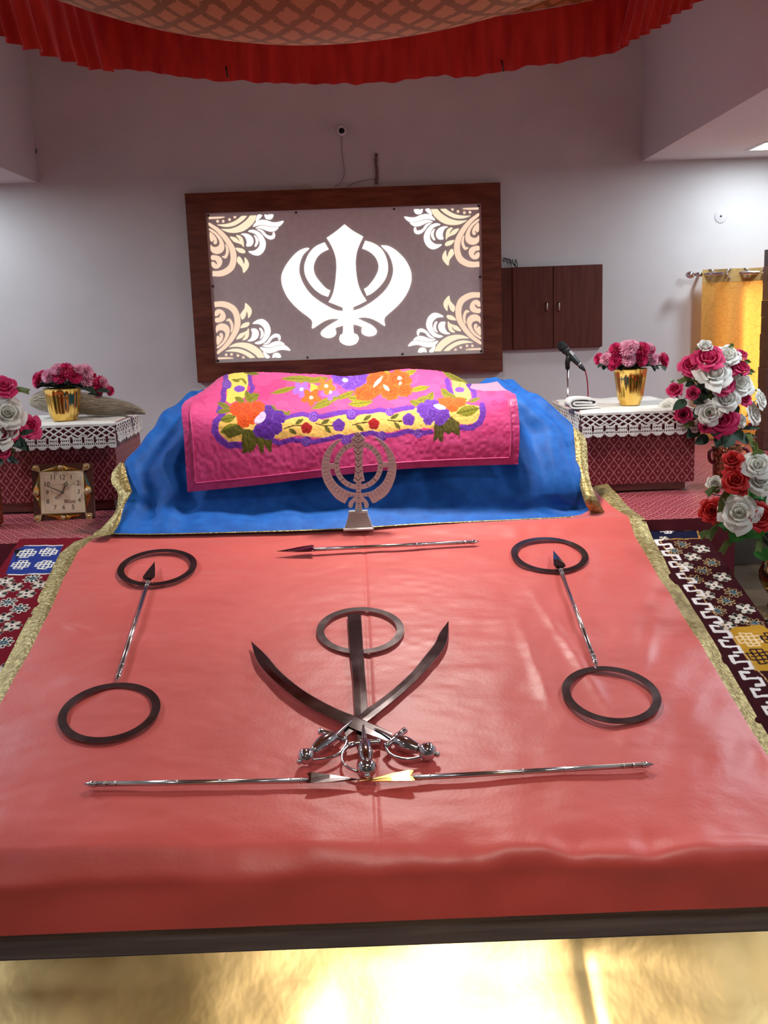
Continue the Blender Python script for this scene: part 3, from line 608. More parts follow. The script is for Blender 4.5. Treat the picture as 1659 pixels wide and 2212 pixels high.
def draw_right(P):
    C = lambda *q: cp(q, OR_, SR_); w, r = (224, 216, 214), .030
    P.put(P.X > -9, (52, 7, 16)); 
    P.poly([C(330, 270), C(800, 240), C(850, 450), C(430, 470)], (16, 18, 44)); P.stroke([C(780, 240), C(852, 452)], .006, (170, 120, 60))
    P.stroke([C(430, 470), C(860, 452)], .007, (176, 128, 66))
    for q, col in (((560, 382), w), ((480, 300), (168, 130, 52)), ((700, 282), (206, 206, 216)), ((733, 362), (168, 130, 52))): knot(P, *C(*q), .0125, col, .05)
    for q in ((700, 505), (630, 565), (955, 665), (880, 735), (810, 810), (1140, 925), (1080, 1000), (1005, 1080), (1330, 1190)): bloom(P, *C(*q), r, 'teal', (186, 150, 104))
    for q in ((865, 545), (790, 615), (720, 690), (1045, 790), (975, 865), (905, 945), (1250, 1065), (1190, 1150), (1095, 1215), (540, 455)): bloom(P, *C(*q), r if q[0] != 540 else .016, 'white', w)
    P.poly([C(1140, 1222), C(1392, 1210), C(1560, 1300), C(1600, 1600), C(1330, 1605), C(1105, 1262)], (182, 134, 40))
    knot(P, *C(1285, 1332), .018, (226, 196, 150), .05); knot(P, *C(1380, 1478), .018, (42, 20, 24), .05); knot(P, *C(1500, 1330), .018, (42, 20, 24), .05)
    a, b = C(560, 560), C(1420, 1930)
    P.stroke([C(500, 470), C(700, 740), C(1050, 1190), C(1230, 1450), C(1444, 1700), C(1600, 1900)], .004, (190, 150, 104))
    for k in range(9):
        yk = 2.26 + .0*k + .075*k
        if yk < 2.55: bloom(P, 1.10 + .05*(k % 2), yk, r, 'teal' if k % 2 else 'white', (186, 150, 104))
    # white meander band along the sheet
    A = np.array(C(448, 470)); B = np.array(C(1420, 1990)); d = B - A; ln = np.hypot(*d); d /= ln; n = np.array([-d[1], d[0]]); n = n if n[0] > 0 else -n
    n = n*.052; per = .083; s0 = 0
    while s0 < ln:
        P.stroke([tuple(A + d*(s0 + per*u_) + n*(v_ + .05)) for u_, v_ in ((.02, .52), (.02, .10), (.42, .10), (.42, .92), (.80, .92), (.80, .50))], .0115, w); s0 += per
OL_, SL_ = (0, 1120), 5.027
def draw_left(P):
    C = lambda *q: cp(q, OL_, SL_); w, r = (232, 226, 212), .031
    P.put(P.X > -9, (112, 14, 32))
    P.poly([C(160, 350), C(270, 300), C(680, 292), C(560, 600), C(60, 605)], (40, 56, 132)); P.poly([C(150, 345), C(245, 335), C(165, 455), C(175, 420)], (20, 16, 26))
    P.stroke([C(270, 298), C(680, 290)], .006, w); P.stroke([C(90, 612), C(540, 598)], .006, w)
    for q in ((290, 380), (525, 362), (225, 500), (485, 500)): knot(P, *C(*q), .0145, w, -.05)
    for q in ((350, 655), (85, 910), (215, 980), (40, 1350), (-60, 1100)): bloom(P, *C(*q), r, 'teal', w)
    for q in ((55, 680), (150, 745), (285, 820), (-20, 820), (30, 1075), (130, 1165), (440, 720), (-80, 1250)): bloom(P, *C(*q), r, 'white', w)
    for k in range(24):
        xk, yk = -1.29 + .085*(k % 3), 2.26 + .085*(k//3) + .03*(k % 3)
        if yk < 2.88: bloom(P, xk, yk, r, 'teal' if (k//3) % 2 else 'white', w)
carpet('patterned_carpet', 'dark maroon floral carpet with white key border right of the coral sheet', .97, 1.205, 2.2, 3.68, draw_right)
carpet('patterned_carpet', 'maroon floral carpet with blue knot block left of the coral sheet', -1.335, -1.02, 2.2, 3.67, draw_left)

# ------------------------------------------------------------------ coral satin sheet with gold borders
m_satin = mat('coral_satin', (.62, .06, .045), .44, sheen=1.0, spec=.6)
bsdf(m_satin).inputs['Sheen Tint'].default_value = (1, .75, .72, 1)
noise_vary(m_satin, (.56, .066, .052), (.62, .080, .066), 5, 3, bump=.06, bscale=90, lo=.3, hi=.7)
m_zari = noise_vary(mat('gold_zari_border', (.36, .27, .10), .38, .6), (.24, .17, .055), (.46, .36, .15), 70, 4, bump=.5, bscale=90)
def edge(pts): 
    Q = [onp(*q) for q in pts]; Q.sort(key=lambda v: v.y); return np.array([v.y for v in Q]), np.array([v.x for v in Q])
Lo = edge([(200, 1146), (160, 1160), (128, 1184), (104, 1232), (62, 1318), (20, 1400), (-20, 1478), (-70, 1590)])
Li = edge([(222, 1148), (196, 1164), (168, 1188), (140, 1240), (100, 1330), (60, 1410), (30, 1460), (-12, 1540)])
Ro = edge([(1322, 1075), (1352, 1103), (1392, 1130), (1418, 1165), (1450, 1228), (1520, 1338), (1600, 1472), (1659, 1572)])
Ri = edge([(1290, 1078), (1322, 1108), (1356, 1130), (1390, 1188), (1466, 1312), (1545, 1440), (1622, 1566), (1700, 1690)])
ext = lambda E, y: np.where(y < E[0][0], E[1][0] + (y - E[0][0])*(E[1][2] - E[1][0])/(E[0][2] - E[0][0])*.35, np.interp(y, E[0], E[1]))
RR = .075
prof = [(y, zp(0, y)) for y in np.linspace(4.02, FY + RR - .035, 330)]
yk, zk = prof[-1]
for a in np.linspace(0, 1, 25)[1:]:
    t = a*(math.pi/2 - .245); prof.append((yk - RR*(math.sin(t + .245) - math.sin(.245)), zk - RR*(math.cos(.245) - math.cos(t + .245))))
zend = prof[-1][1]; yend = prof[-1][0]; HEM = at(830, 1989, yend - .004).z
for a in np.linspace(0, 1, 60)[1:]: prof.append((yend - .002*a, zend + (HEM - zend)*a))
prof = np.array(prof); nr = len(prof); ncol = 400; nb = 10
yy = prof[:, 0]; lo, li, ri, ro = (ext(E, np.maximum(yy, FY)) for E in (Lo, Li, Ri, Ro))
U = np.concatenate([lo[:, None] + (li - lo)[:, None]*np.linspace(0, 1, nb)[None, :-1], li[:, None] + (ri - li)[:, None]*np.linspace(0, 1, ncol)[None, :-1], ri[:, None] + (ro - ri)[:, None]*np.linspace(0, 1, nb)[None, :]], 1)
YY = np.repeat(yy[:, None], U.shape[1], 1); ZZ = np.repeat(prof[:, 1][:, None], U.shape[1], 1) + TX*U
st_ = np.maximum(0, STG + .014 - zp(U, SFY)); ZZ = np.where(YY > SFY - .16, zp(U, np.minimum(YY, SFY)) + st_*sstep(SFY - .12, SFY + .005, YY), ZZ)
ZZ = np.where(YY < FY + .04, ZZ - TX*U*sstep(FY + .04, FY - .012, YY), ZZ)
arc = np.r_[0, np.cumsum(np.hypot(np.diff(prof[:, 0]), np.diff(prof[:, 1])))]; A = np.repeat(arc[:, None], U.shape[1], 1)
wr = .0022*vnoise(U*3 + A*1.5, A*7, 1) + .0012*vnoise(U*8 - A*5, A*17, 2) + .0006*vnoise(U*22, A*40, 3)
right = sstep(.15, .6, U)*sstep(3.9, 3.4, YY)
wr *= 1.25
wr += right*(.0050*vnoise(U*9 + A*4, A*3.2 - U*4, 5) + .0036*vnoise(U*15 + A*9, A*5 - U*8, 6))
wr += sstep(-.35, -.75, U)*(.0022*vnoise(U*7 - A*3, A*9, 7))
seam = -.0025*np.exp(-((U + .062 - .02*(A - .4))/.006)**2)
wr = np.clip(wr, -.02, .0055)
flat = wr - .0062 + seam
flap = sstep(arc[330] - .10, arc[352] + .03, A)
fold = 1.7*(.007*vnoise(U*6 + 2*A, A*2.2, 11) + .005*vnoise(U*15, A*3.0, 12)*sstep(-.3, .2, U) + .007*vnoise(U*3.5 - A*4, A*6 + U*2, 13))*flap*sstep(arc[-1] + .02, arc[-1] - .1, A)
droop = -.012*sstep(0, 1, 1 - np.minimum((U - lo[:, None])/.05, (ro[:, None] - U)/.05))
up = sstep(3.66, 4.0, YY)*sstep(.70, 1.0, U)*.10           # the right far corner rides up beside the covered desk
ZZ = ZZ - .009*(1 + vnoise(U*7, A*4, 15) + .5*vnoise(U*17, A*5, 16))*np.exp(-((A - arc[336])/.055)**2)
ZZ = ZZ + flat*(1 - flap) + droop + up; YY = YY - (fold*flap + .004*flap*flap)
# a tucked pleat near the left border and a few long soft creases
for (xa, ya, xb, yb, wd, hh) in ((-1.02, 3.06, -.88, 2.98, .018, .008), (.48, 3.3, .62, 2.5, .02, .006), (.42, 3.1, .45, 2.55, .02, .005), (.86, 3.05, .74, 2.75, .02, .005), (-.95, 2.78, -.6, 2.62, .03, .004)):
    dx, dy = xb - xa, yb - ya; l2 = dx*dx + dy*dy; t_ = np.clip(((U - xa)*dx + (YY - ya)*dy)/l2, 0, 1); dist = np.hypot(U - xa - t_*dx, YY - ya - t_*dy)
    ZZ = ZZ + np.minimum(hh, .0055)*np.exp(-(dist/wd)**2)*np.sin(np.clip(t_, .02, .98)*math.pi)*(1 - flap)
G = np.dstack([U, YY, ZZ]); ncs = U.shape[1]
sheet = Thing('coral_sheet', 'large coral red satin sheet with gold side borders laid over the platform', 'sheet', (0, 3, zp(0, 3) - .02))
mask = np.zeros((nr - 1, ncs - 1), bool); mask[:, nb-1:ncs-nb] = True
def gridpart(t, name, G, mk, m, lb=None):
    used = np.zeros(G.shape[:2], bool)
    used[:-1, :-1] |= mk; used[1:, :-1] |= mk; used[:-1, 1:] |= mk; used[1:, 1:] |= mk
    idx = -np.ones(G.shape[:2], int); idx[used] = np.arange(used.sum()); V = G[used]
    i, j = np.where(mk); fs = np.stack([idx[i, j], idx[i, j+1], idx[i+1, j+1], idx[i+1, j]], 1)
    mb = MB(); mb.v = [tuple(v) for v in V.tolist()]; mb.f = [tuple(f) for f in fs.tolist()]; mb.m = [0]*len(fs); mb.sm = [True]*len(fs)
    return t.part(name, mb, m, lb, fix=False), used
gridpart(sheet, 'satin', G, mask, m_satin)
for sl, s_ in ((slice(0, nb-1), 'left'), (slice(ncs-nb, ncs-1), 'right')):
    mk = np.zeros_like(mask); mk[:, sl] = True; gridpart(sheet, 'gold_border', G, mk, m_zari, 'woven gold border')
# ------------------------------------------------------------------ blue cloth over the low desk, floral blanket on top
def loft(rows, ncol, per):
    """rows: list of (points [(px, py)], Y at each point or one Y); returns world grid and photo coordinates of each vertex"""
    R = []
    for pts, Y in rows:
        p = np.array(pts, float); Yv = np.array(Y if hasattr(Y, '__len__') else [Y]*len(p), float)
        sp_ = np.array(spline([(a, b, c) for (a, b), c in zip(p, Yv)], 12)); s_ = np.linspace(0, 1, len(sp_)); d = np.r_[0, np.cumsum(np.abs(np.diff(sp_[:, 0])))]; d /= d[-1]
        t = np.linspace(0, 1, ncol); R.append(np.stack([np.interp(t, d, sp_[:, k]) for k in range(3)], 1))
    R = np.array(R); out = np.array(spline([r.ravel() for r in R], per)).reshape(-1, ncol, 3)
    W = np.array([[tuple(at(x, y, Y)) for x, y, Y in row] for row in out])
    return W, out
def gnormal(W):
    du = np.gradient(W, axis=1); dv = np.gradient(W, axis=0); n = np.cross(du, dv); n /= np.linalg.norm(n, axis=2, keepdims=True) + 1e-9; return n
def plY(px, py, d=0): return onp(px, py).y + d
hem = [(238, 1153), (330, 1154), (500, 1150), (640, 1146), (760, 1141), (900, 1132), (1100, 1123), (1283, 1114)]
r1 = [(250, 1130), (340, 1131), (500, 1128), (640, 1124), (760, 1119), (900, 1110), (1100, 1101), (1277, 1094)]
rows = [(hem, [plY(*q, -.012) for q in hem]), (r1, [plY(*q, -.045) for q in r1]),
        ([(264, 1096), (400, 1100), (600, 1096), (760, 1090), (950, 1080), (1150, 1068), (1264, 1062)], 3.80),
        ([(282, 1062), (420, 1062), (600, 1056), (760, 1050), (950, 1040), (1150, 1026), (1253, 1018)], 3.835),
        ([(268, 1003), (420, 1012), (600, 1005), (760, 1000), (950, 990), (1150, 972), (1243, 962)], [3.93, 3.90, 3.89, 3.89, 3.89, 3.90, 3.93]),
        ([(302, 962), (420, 966), (600, 960), (760, 955), (950, 948), (1130, 936), (1238, 923)], [4.02, 3.97, 3.95, 3.95, 3.95, 3.97, 4.0]),
        ([(330, 926), (420, 928), (600, 925), (760, 920), (950, 912), (1130, 898), (1206, 890)], [4.10, 4.04, 4.02, 4.02, 4.02, 4.03, 4.06]),
        ([(349, 894), (420, 893), (600, 900), (760, 900), (950, 888), (1120, 864), (1166, 855)], [4.16, 4.13, 4.12, 4.12, 4.12, 4.12, 4.14]),
        ([(376, 874), (430, 872), (600, 872), (760, 872), (950, 862), (1110, 845), (1138, 844)], 4.30),
        ([(404, 850), (440, 840), (600, 850), (760, 850), (950, 838), (1078, 819), (1108, 821)], 4.50)]
W, Q = loft(rows, 240, 14)
back = W[-1].copy(); nb_ = 12; extra = []
for k in range(1, nb_): 
    t = k/(nb_-1); e = back.copy(); e[:, 1] += .06*math.sin(t*1.57); e[:, 2] -= .46*t; extra.append(e)
W = np.vstack([W, np.array(extra)]); nrm = gnormal(W)
iv, iu = np.meshgrid(np.arange(W.shape[0]), np.arange(W.shape[1]), indexing='ij'); iu_ = iu/239.0
amp = .011*np.minimum(1, iv/22.0)*np.minimum(1, np.maximum(0, (iv - 2)/8))
dsp = amp*(vnoise(W[..., 0]*7 + iv*.02, iv*.035, 21) + .5*vnoise(W[..., 0]*15 + iv*.05, iv*.05, 22))
side = np.abs(iu_ - .5)*2
dsp += .016*np.minimum(1, iv/25.0)*sstep(.62, .8, side)*np.sin(iu_*70 + iv*.02 + 3*(iu_ > .5))*sstep(1.02, .93, side)
W = W + nrm*np.clip(dsp, -.02, .014)[..., None]
# side falls: the cloth drops to the stage behind its outline
def sidefall(col, sg):
    cols = []
    for k in range(1, 9):
        t = k/8; c_ = W[:, col].copy(); c_[:, 0] += sg*(.02*math.sin(t*2.5)); c_[:, 1] += .12*t**.7
        zb = np.maximum(STG + .004, zp(c_[:, 0], np.minimum(c_[:, 1], 3.57)) + .002); c_[:, 2] = c_[:, 2]*(1-t) + np.minimum(zb, c_[:, 2])*t; cols.append(c_)
    return np.stack(cols, 1)
WL = np.concatenate([sidefall(0, -1)[:, ::-1], W, sidefall(-1, 1)], 1)
m_blue = noise_vary(mat('blue_damask', (.006, .10, .42), .65, sheen=.05, spec=.3), (.004, .085, .37), (.008, .120, .47), 22, 4, bump=.10, bscale=60)
bl = Thing('blue_cloth', 'bright blue cloth with gold border draped over the low desk', 'cloth', (0, 4.1, STG))
mk = np.ones((WL.shape[0]-1, WL.shape[1]-1), bool)
gridpart(bl, 'damask', WL, mk, m_blue)
# gold hem along the front, gold borders down both sides
hm = np.stack([W[0], W[0] + np.array([0, -.008, .0015]), W[0] + np.array([0, -.011, -.001])], 0); hm[:, :, 2] += .002
bl.part('gold_border', MB().grid(hm), m_zari, 'thin gold front edge', fix=False)
def ribbon(out, inn, Ys, lb):
    o = np.array(spline([(a, b, y) for (a, b), y in zip(out, Ys)], 10)); i = np.array(spline([(a, b, y) for (a, b), y in zip(inn, Ys)], 10))
    G = np.array([[tuple(at(*(p*(1-t) + q*t)[:2], (p*(1-t) + q*t)[2] - .006 - .012*math.sin(t*3.1))) for t in np.linspace(0, 1, 7)] for p, q in zip(o, i)])
    bl.part('gold_border', MB().grid(G), m_zari, lb, fix=False)
lo_ = [(197, 1163), (222, 1138), (246, 1110), (253, 1087), (254, 1064), (241, 1043), (243, 1020), (260, 998)]
li_ = [(243, 1154), (258, 1130), (267, 1096), (284, 1064), (284, 1058), (278, 1040), (273, 1022), (269, 1001)]
ribbon(lo_, li_, [plY(197, 1163, -.004), plY(222, 1138, -.03), 3.74, 3.78, 3.81, 3.85, 3.89, 3.935], 'gold zari border on the left')
ribbon([(1310, 1112), (1287, 1072), (1274, 1035), (1270, 1000), (1267, 955), (1258, 936)], [(1281, 1115), (1263, 1085), (1252, 1045), (1245, 1000), (1241, 955), (1238, 922)], [plY(1310, 1112, -.004), 3.75, 3.81, 3.87, 3.93, 3.97], 'gold zari border on the right')

rows = [([(405, 1063), (563, 1047), (700, 1030), (862, 1014), (990, 1007), (1119, 1003)], 3.785),
        ([(401, 1000), (563, 985), (700, 975), (862, 962), (990, 955), (1122, 950)], 3.80),
        ([(396, 930), (563, 927), (700, 924), (862, 915), (990, 905), (1121, 900)], 3.83),
        ([(392, 886), (480, 892), (563, 895), (700, 892), (862, 885), (990, 872), (1050, 866), (1115, 856)], 3.89),
        ([(399, 868), (460, 868), (557, 866), (713, 864), (862, 856), (980, 850), (1045, 850), (1107, 848)], 4.02),
        ([(417, 858), (465, 838), (557, 832), (713, 836), (790, 834), (890, 822), (970, 826), (1035, 842), (1097, 843)], 4.15),
        ([(435, 852), (485, 811), (557, 803), (640, 806), (713, 811), (779, 810), (890, 797), (968, 806), (1036, 838), (1085, 840)], 4.32)]
W, Q = loft(rows, 470, 32)
last = W[-1]; ex = []
for k in range(1, 10):
    t = k/9; e = last.copy(); e[:, 1] += .10*math.sin(t*1.57); e[:, 2] -= .10*t*t; ex.append(e)
Wb = np.vstack([W, np.array(ex)]); Qb = np.vstack([Q, np.repeat(Q[-1:], 9, 0)])
nrm = gnormal(Wb); flip = np.sign(-nrm[5, 200, 1]); nrm *= flip
iv, iu = np.meshgrid(np.arange(Wb.shape[0]), np.arange(470), indexing='ij')
Wb = Wb + nrm*(.004*vnoise(Wb[..., 0]*9, iv*.03, 31) + .005*vnoise(Wb[..., 0]*5, iv*.012, 32)*sstep(110, 20, iv) + .0012*vnoise(iu*.25, iv*.25, 33))[..., None]
bk = Thing('pink_blanket', 'pink plush blanket printed with orange and purple flowers over the blue cloth', 'blanket', (0, 4.1, STG + .2))
m_plush = vcol('printed_plush', .8, .15, .5, 420); m_piping = noise_vary(mat('pink_satin_hem', (.52, .030, .17), .5, sheen=.2), (.47, .025, .15), (.57, .042, .20), 25, 3, bump=.25, bscale=60)
mk = np.ones((Wb.shape[0]-1, 469), bool); hb = np.zeros_like(mk); hb[:11, :] = True; hb[:125, :12] = True; hb[:125, -12:] = True
ob, used = gridpart(bk, 'plush', Wb, mk & ~hb, m_plush)
P = Paint(Qb[..., 0][used], Qb[..., 1][used], (226, 78, 140))
sh = vnoise(P.X*.03, P.Y*.045, 41) + .6*vnoise(P.X*.09, P.Y*.12, 42); P.put(sh > .55, (236, 96, 156), .45); P.put(sh < -.7, (200, 36, 100), .35)  # sheen of the pile painted into the pink as lighter and darker blotches
fA = lambda x, y: (390 + x/4.366, 790 + y/4.366); fB = lambda x, y: (750 + x/4.254, 780 + y/4.254)
kA, kB = 1/4.366, 1/4.254
def A_(pts): return [fA(*q) for q in pts]
def B_(pts): return [fB(*q) for q in pts]
YEL, PUR, OLV, ORG, RED = (246, 196, 104), (112, 56, 168), (126, 122, 30), (226, 84, 24), (172, 28, 28)
P.poly(A_([(370,480),(480,440),(960,490),(1090,480),(1200,470),(1330,510),(1540,460),(1659,470)]) + B_([(0,480),(60,520),(180,470),(320,460),(400,490),(560,450),(640,430),(1100,390),(1220,410),(1230,480),(1190,560),(1100,585),(1030,570),(780,620),(700,610),(640,635),(500,625),(400,655),(300,650),(180,650),(0,670)]) + A_([(1659,655),(1500,660),(1350,680),(1200,670),(1100,660),(950,695),(860,680),(580,715),(450,720),(370,640),(350,560)]), YEL)
P.stroke(A_([(980,495),(1060,470),(1150,455),(1250,480),(1330,480),(1450,455),(1560,440),(1600,460),(1659,440)]) + B_([(60,490),(100,470),(200,460),(300,440),(390,460),(480,440),(600,425)]), 10, PUR)
P.stroke(A_([(860,700),(930,735),(1040,700),(1180,710),(1260,720),(1400,690),(1500,665),(1600,690)]) + B_([(0,700),(100,680),(230,660),(320,690),(440,680),(560,640),(650,665),(770,650)]), 10.5, PUR)
P.stroke(A_([(395,465),(335,530),(320,620),(370,700),(450,750),(580,750)]), 14, PUR); P.stroke(B_([(1240,400),(1250,480),(1220,560),(1150,610),(1050,610)]), 13, PUR)
P.poly(A_([(440,90),(560,40),(640,40),(660,80),(640,150),(620,240),(600,300),(520,330),(470,360),(430,330),(440,260),(430,170)]), (250, 212, 100))
P.stroke(A_([(425,95),(430,180),(400,250),(410,310),(380,370),(360,430)]), 11, PUR); P.stroke(A_([(650,90),(660,170),(685,200),(650,260)]), 9, PUR)
P.poly(B_([(960,170),(1050,120),(1110,190),(1130,260),(1140,330),(1100,370),(1000,350),(980,290)]), (250, 212, 108))
P.stroke(B_([(920,170),(935,240),(965,310)]), 11, PUR); P.stroke(B_([(1110,200),(1170,280),(1170,340)]), 10, PUR)
for f, k, x, y, r in ((fA,kA,435,172,45),(fA,kA,1255,480,50),(fA,kA,1185,715,50),(fA,kA,1610,460,50),(fA,kA,1560,700,50),(fB,kB,45,485,45),(fB,kB,390,465,40),(fB,kB,320,690,45),(fB,kB,655,665,42)):
    cx, cy = f(x, y); P.ell(cx, cy, r*k, r*k, PUR)
    P.stroke([(cx + r*k*(.1 + .75*t)*math.cos(t*11), cy + r*k*(.1 + .75*t)*math.sin(t*11)) for t in np.linspace(0, 1, 26)], 1.4, (158, 112, 206))
P.stroke(A_([(500,130),(575,120),(615,150)]), 3, OLV); P.ell(*fA(555, 212), 52*kA, 34*kA, (132, 78, 190)); P.leaf(*fA(520, 135), 9, 3, 10, OLV); P.leaf(*fA(600, 140), 8, 3, 60, OLV)
P.leaf(*fA(660, 62), 20, 5, 8, OLV, (80, 70, 20)); P.stroke(B_([(1040,200),(1030,235)]), 2, OLV); P.ell(*fB(1035, 255), 46*kB, 25*kB, (132, 78, 190)); P.leaf(*fB(960, 135), 26, 6, 28, OLV, (86, 80, 22)); P.leaf(*fB(1060, 165), 16, 4, 40, OLV)
for f, k, st, lv, c_, col, dk in ((fA,kA,[(980,598),(1060,570),(1135,566)],[(1120,530,-35),(1058,622,35)],(1188,590,56),RED,(120,16,20)),(fA,kA,[(1280,545),(1350,565),(1435,566)],[(1365,528,-30),(1385,600,50)],(1492,560,62),PUR,(70,30,120)),(fB,kB,[(50,585),(110,570),(200,560)],[(185,520,-35),(115,612,40)],(245,578,54),RED,(120,16,20)),(fB,kB,[(368,540),(430,550),(505,550)],[(435,508,-30),(460,592,50)],(565,535,60),PUR,(70,30,120))):
    P.stroke([f(*q) for q in st], 2.6, (74, 62, 24))
    for x, y, a in lv: P.leaf(*f(x, y), 11, 4.6, a, (104, 100, 40), (64, 60, 20))
    P.peony(*f(c_[0], c_[1]), c_[2]*k, col, dk, (190, 90, 110), 5, .3)
for x, y, l, wd, a in ((410,375,70,24,20),(415,425,75,26,-10),(450,500,75,42,-15),(560,325,60,30,30),(640,295,70,34,70),(690,290,60,40,-30),(470,600,100,44,-20),(870,395,50,22,40),(960,440,80,22,15),(990,455,60,16,-30)): P.leaf(*fA(x, y), l*kA, wd*kA, a, (138, 134, 34), (74, 70, 18))
for pg in ([(590,600),(700,610),(735,700),(690,800),(585,830),(578,700)], [(700,640),(790,650),(800,720),(765,840),(715,720)], [(800,640),(870,680),(850,830),(800,760),(770,690)], [(390,620),(580,540),(600,640),(460,690)]): P.poly(A_(pg), (92, 88, 28))
for x, y, l, wd, a in ((640,720,110,40,80),(760,740,90,24,75),(830,740,80,20,70)): P.leaf(*fA(x, y), l*kA, wd*kA, a, (108, 104, 36), (62, 58, 18))
for x, y, r in ((830,540,125),(925,490,72),(810,440,80),(900,590,66),(750,615,66),(830,640,66)): P.peony(*fA(x, y), r*kA, (96, 40, 150), (62, 22, 112), (140, 92, 196), 7, r)
for x, y, r in ((620,440,105),(525,410,68),(725,395,75),(600,520,72),(690,490,72)): P.peony(*fA(x, y), r*kA, ORG, (176, 48, 14), (244, 128, 60), 8, r)
P.ell(*fA(750, 505), 62*kA, 34*kA, (226, 204, 240), -35); P.ell(*fA(775, 470), 30*kA, 30*kA, (214, 180, 236), -35)
for x, y, l, wd, a in ((1130,130,190,34,2),(970,232,130,22,-12),(1290,140,110,28,-10),(1400,320,150,30,-22),(1560,270,90,26,-25),(1330,380,110,22,-15)): P.leaf(*fA(x, y), l*kA, wd*kA, a, (150, 142, 32), (96, 88, 24))
P.poly(A_([(1230,170),(1300,200),(1290,260),(1220,240)]), (240, 196, 70))
for x, y, R, c_ in ((1140,225,88,(160,104,214)),(1232,298,98,(230,100,34)),(1410,245,92,(160,104,214)),(1375,195,92,(234,120,46))):
    cx, cy = fA(x, y)
    for j in range(5):
        a = j*1.2566 + .3; P.ell(cx + R*.55*kA*math.cos(a), cy + R*.42*kA*math.sin(a), R*.46*kA, R*.30*kA, c_, math.degrees(a))
    P.ell(cx, cy, R*.2*kA, R*.16*kA, (250, 232, 190))
for x, y, r in ((80,190,95),(10,210,70),(140,150,60),(-60,150,90)): P.peony(*fB(x, y), r*kB, (128, 72, 190), (84, 36, 144), (176, 138, 224), 7, r, .8)
P.ell(*fB(-20, 170), 26*kB, 18*kB, (232, 214, 244))
for x, y, l, wd, a in ((120,385,120,38,-8),(90,340,90,34,10),(665,252,100,26,-12),(560,110,90,24,-20),(330,110,80,26,5)): P.leaf(*fB(x, y), l*kB, wd*kB, a, (158, 150, 34), (100, 92, 24))
for x, y, r in ((330,200,125),(475,185,125),(225,260,100),(150,290,88),(525,265,78),(400,280,98),(260,180,90),(190,310,66)): P.peony(*fB(x, y), r*kB, (232, 96, 30), (180, 56, 16), (248, 146, 70), 8, r, .85)
for x, y, l, a in ((280,190,70,-50),(360,245,44,50),(480,150,24,10),(485,200,14,20)): P.leaf(*fB(x, y), l*kB, 4.0, a, (252, 226, 208))
for x, y, l, wd, a in ((690,355,80,30,-20),(640,390,70,30,20),(760,335,60,34,-60),(900,290,60,34,50),(960,320,80,28,30),(1040,345,70,22,0),(1110,450,110,50,-12),(1170,350,60,18,-20)): P.leaf(*fB(x, y), l*kB, wd*kB, a, (140, 134, 38), (82, 76, 22))
for pg in ([(800,560),(870,560),(880,640),(840,700),(795,745)], [(860,560),(950,520),(960,640),(940,680),(880,640)], [(930,500),(1030,560),(1035,690),(950,650)], [(840,600),(890,640),(875,755),(850,700)]): P.poly(B_(pg), (84, 74, 32))
for x, y, l, wd, a in ((985,590,95,36,70),(850,660,90,26,85),(905,590,90,28,60)): P.leaf(*fB(x, y), l*kB, wd*kB, a, (100, 90, 36), (58, 52, 20))
for x, y, r in ((930,385,90),(1030,372,70),(965,425,62),(870,370,50)): P.peony(*fB(x, y), r*kB, (230, 100, 34), (180, 60, 18), (246, 150, 80), 8, r, .7)
for x, y, r in ((760,455,105),(695,440,62),(880,490,68),(850,540,55),(745,540,50),(800,400,50)): P.peony(*fB(x, y), r*kB, (112, 58, 170), (74, 32, 128), (160, 112, 212), 7, r)
P.ell(*fB(850, 420), 56*kB, 22*kB, (232, 212, 244), 12)
P.apply(ob, .88)
gridpart(bk, 'satin_hem', Wb + nrm*.0015*0, mk & hb, m_piping, 'plain pink hem band')
# stitched welt beside the hem and folded pink end at the right
wl_ = [Wb[11, j] + nrm[11, j]*.0015 for j in range(12, 458, 4)]
bk.part('hem_seam', MB().tube(wl_, .0035, 6), m_piping); bk.part('hem_seam', MB().tube([Wb[i, 12] + nrm[i, 12]*.0015 for i in range(11, 124, 3)], .0035, 6), m_piping); bk.part('hem_seam', MB().tube([Wb[i, 457] + nrm[i, 457]*.0015 for i in range(11, 124, 3)], .0035, 6), m_piping)
rows = [([(1012, 850), (1060, 853), (1104, 849)], 4.12), ([(1015, 838), (1055, 838), (1088, 838)], 4.17), ([(1020, 829), (1050, 828), (1074, 824)], 4.28), ([(1020, 836), (1050, 836), (1078, 832)], 4.42)]
Wf, _ = loft(rows, 40, 8); bk.part('folded_end', MB().grid(Wf), mat('pale_pink_plush', (.58, .20, .31), .85, sheen=.2), 'paler pink folded end', fix=False)

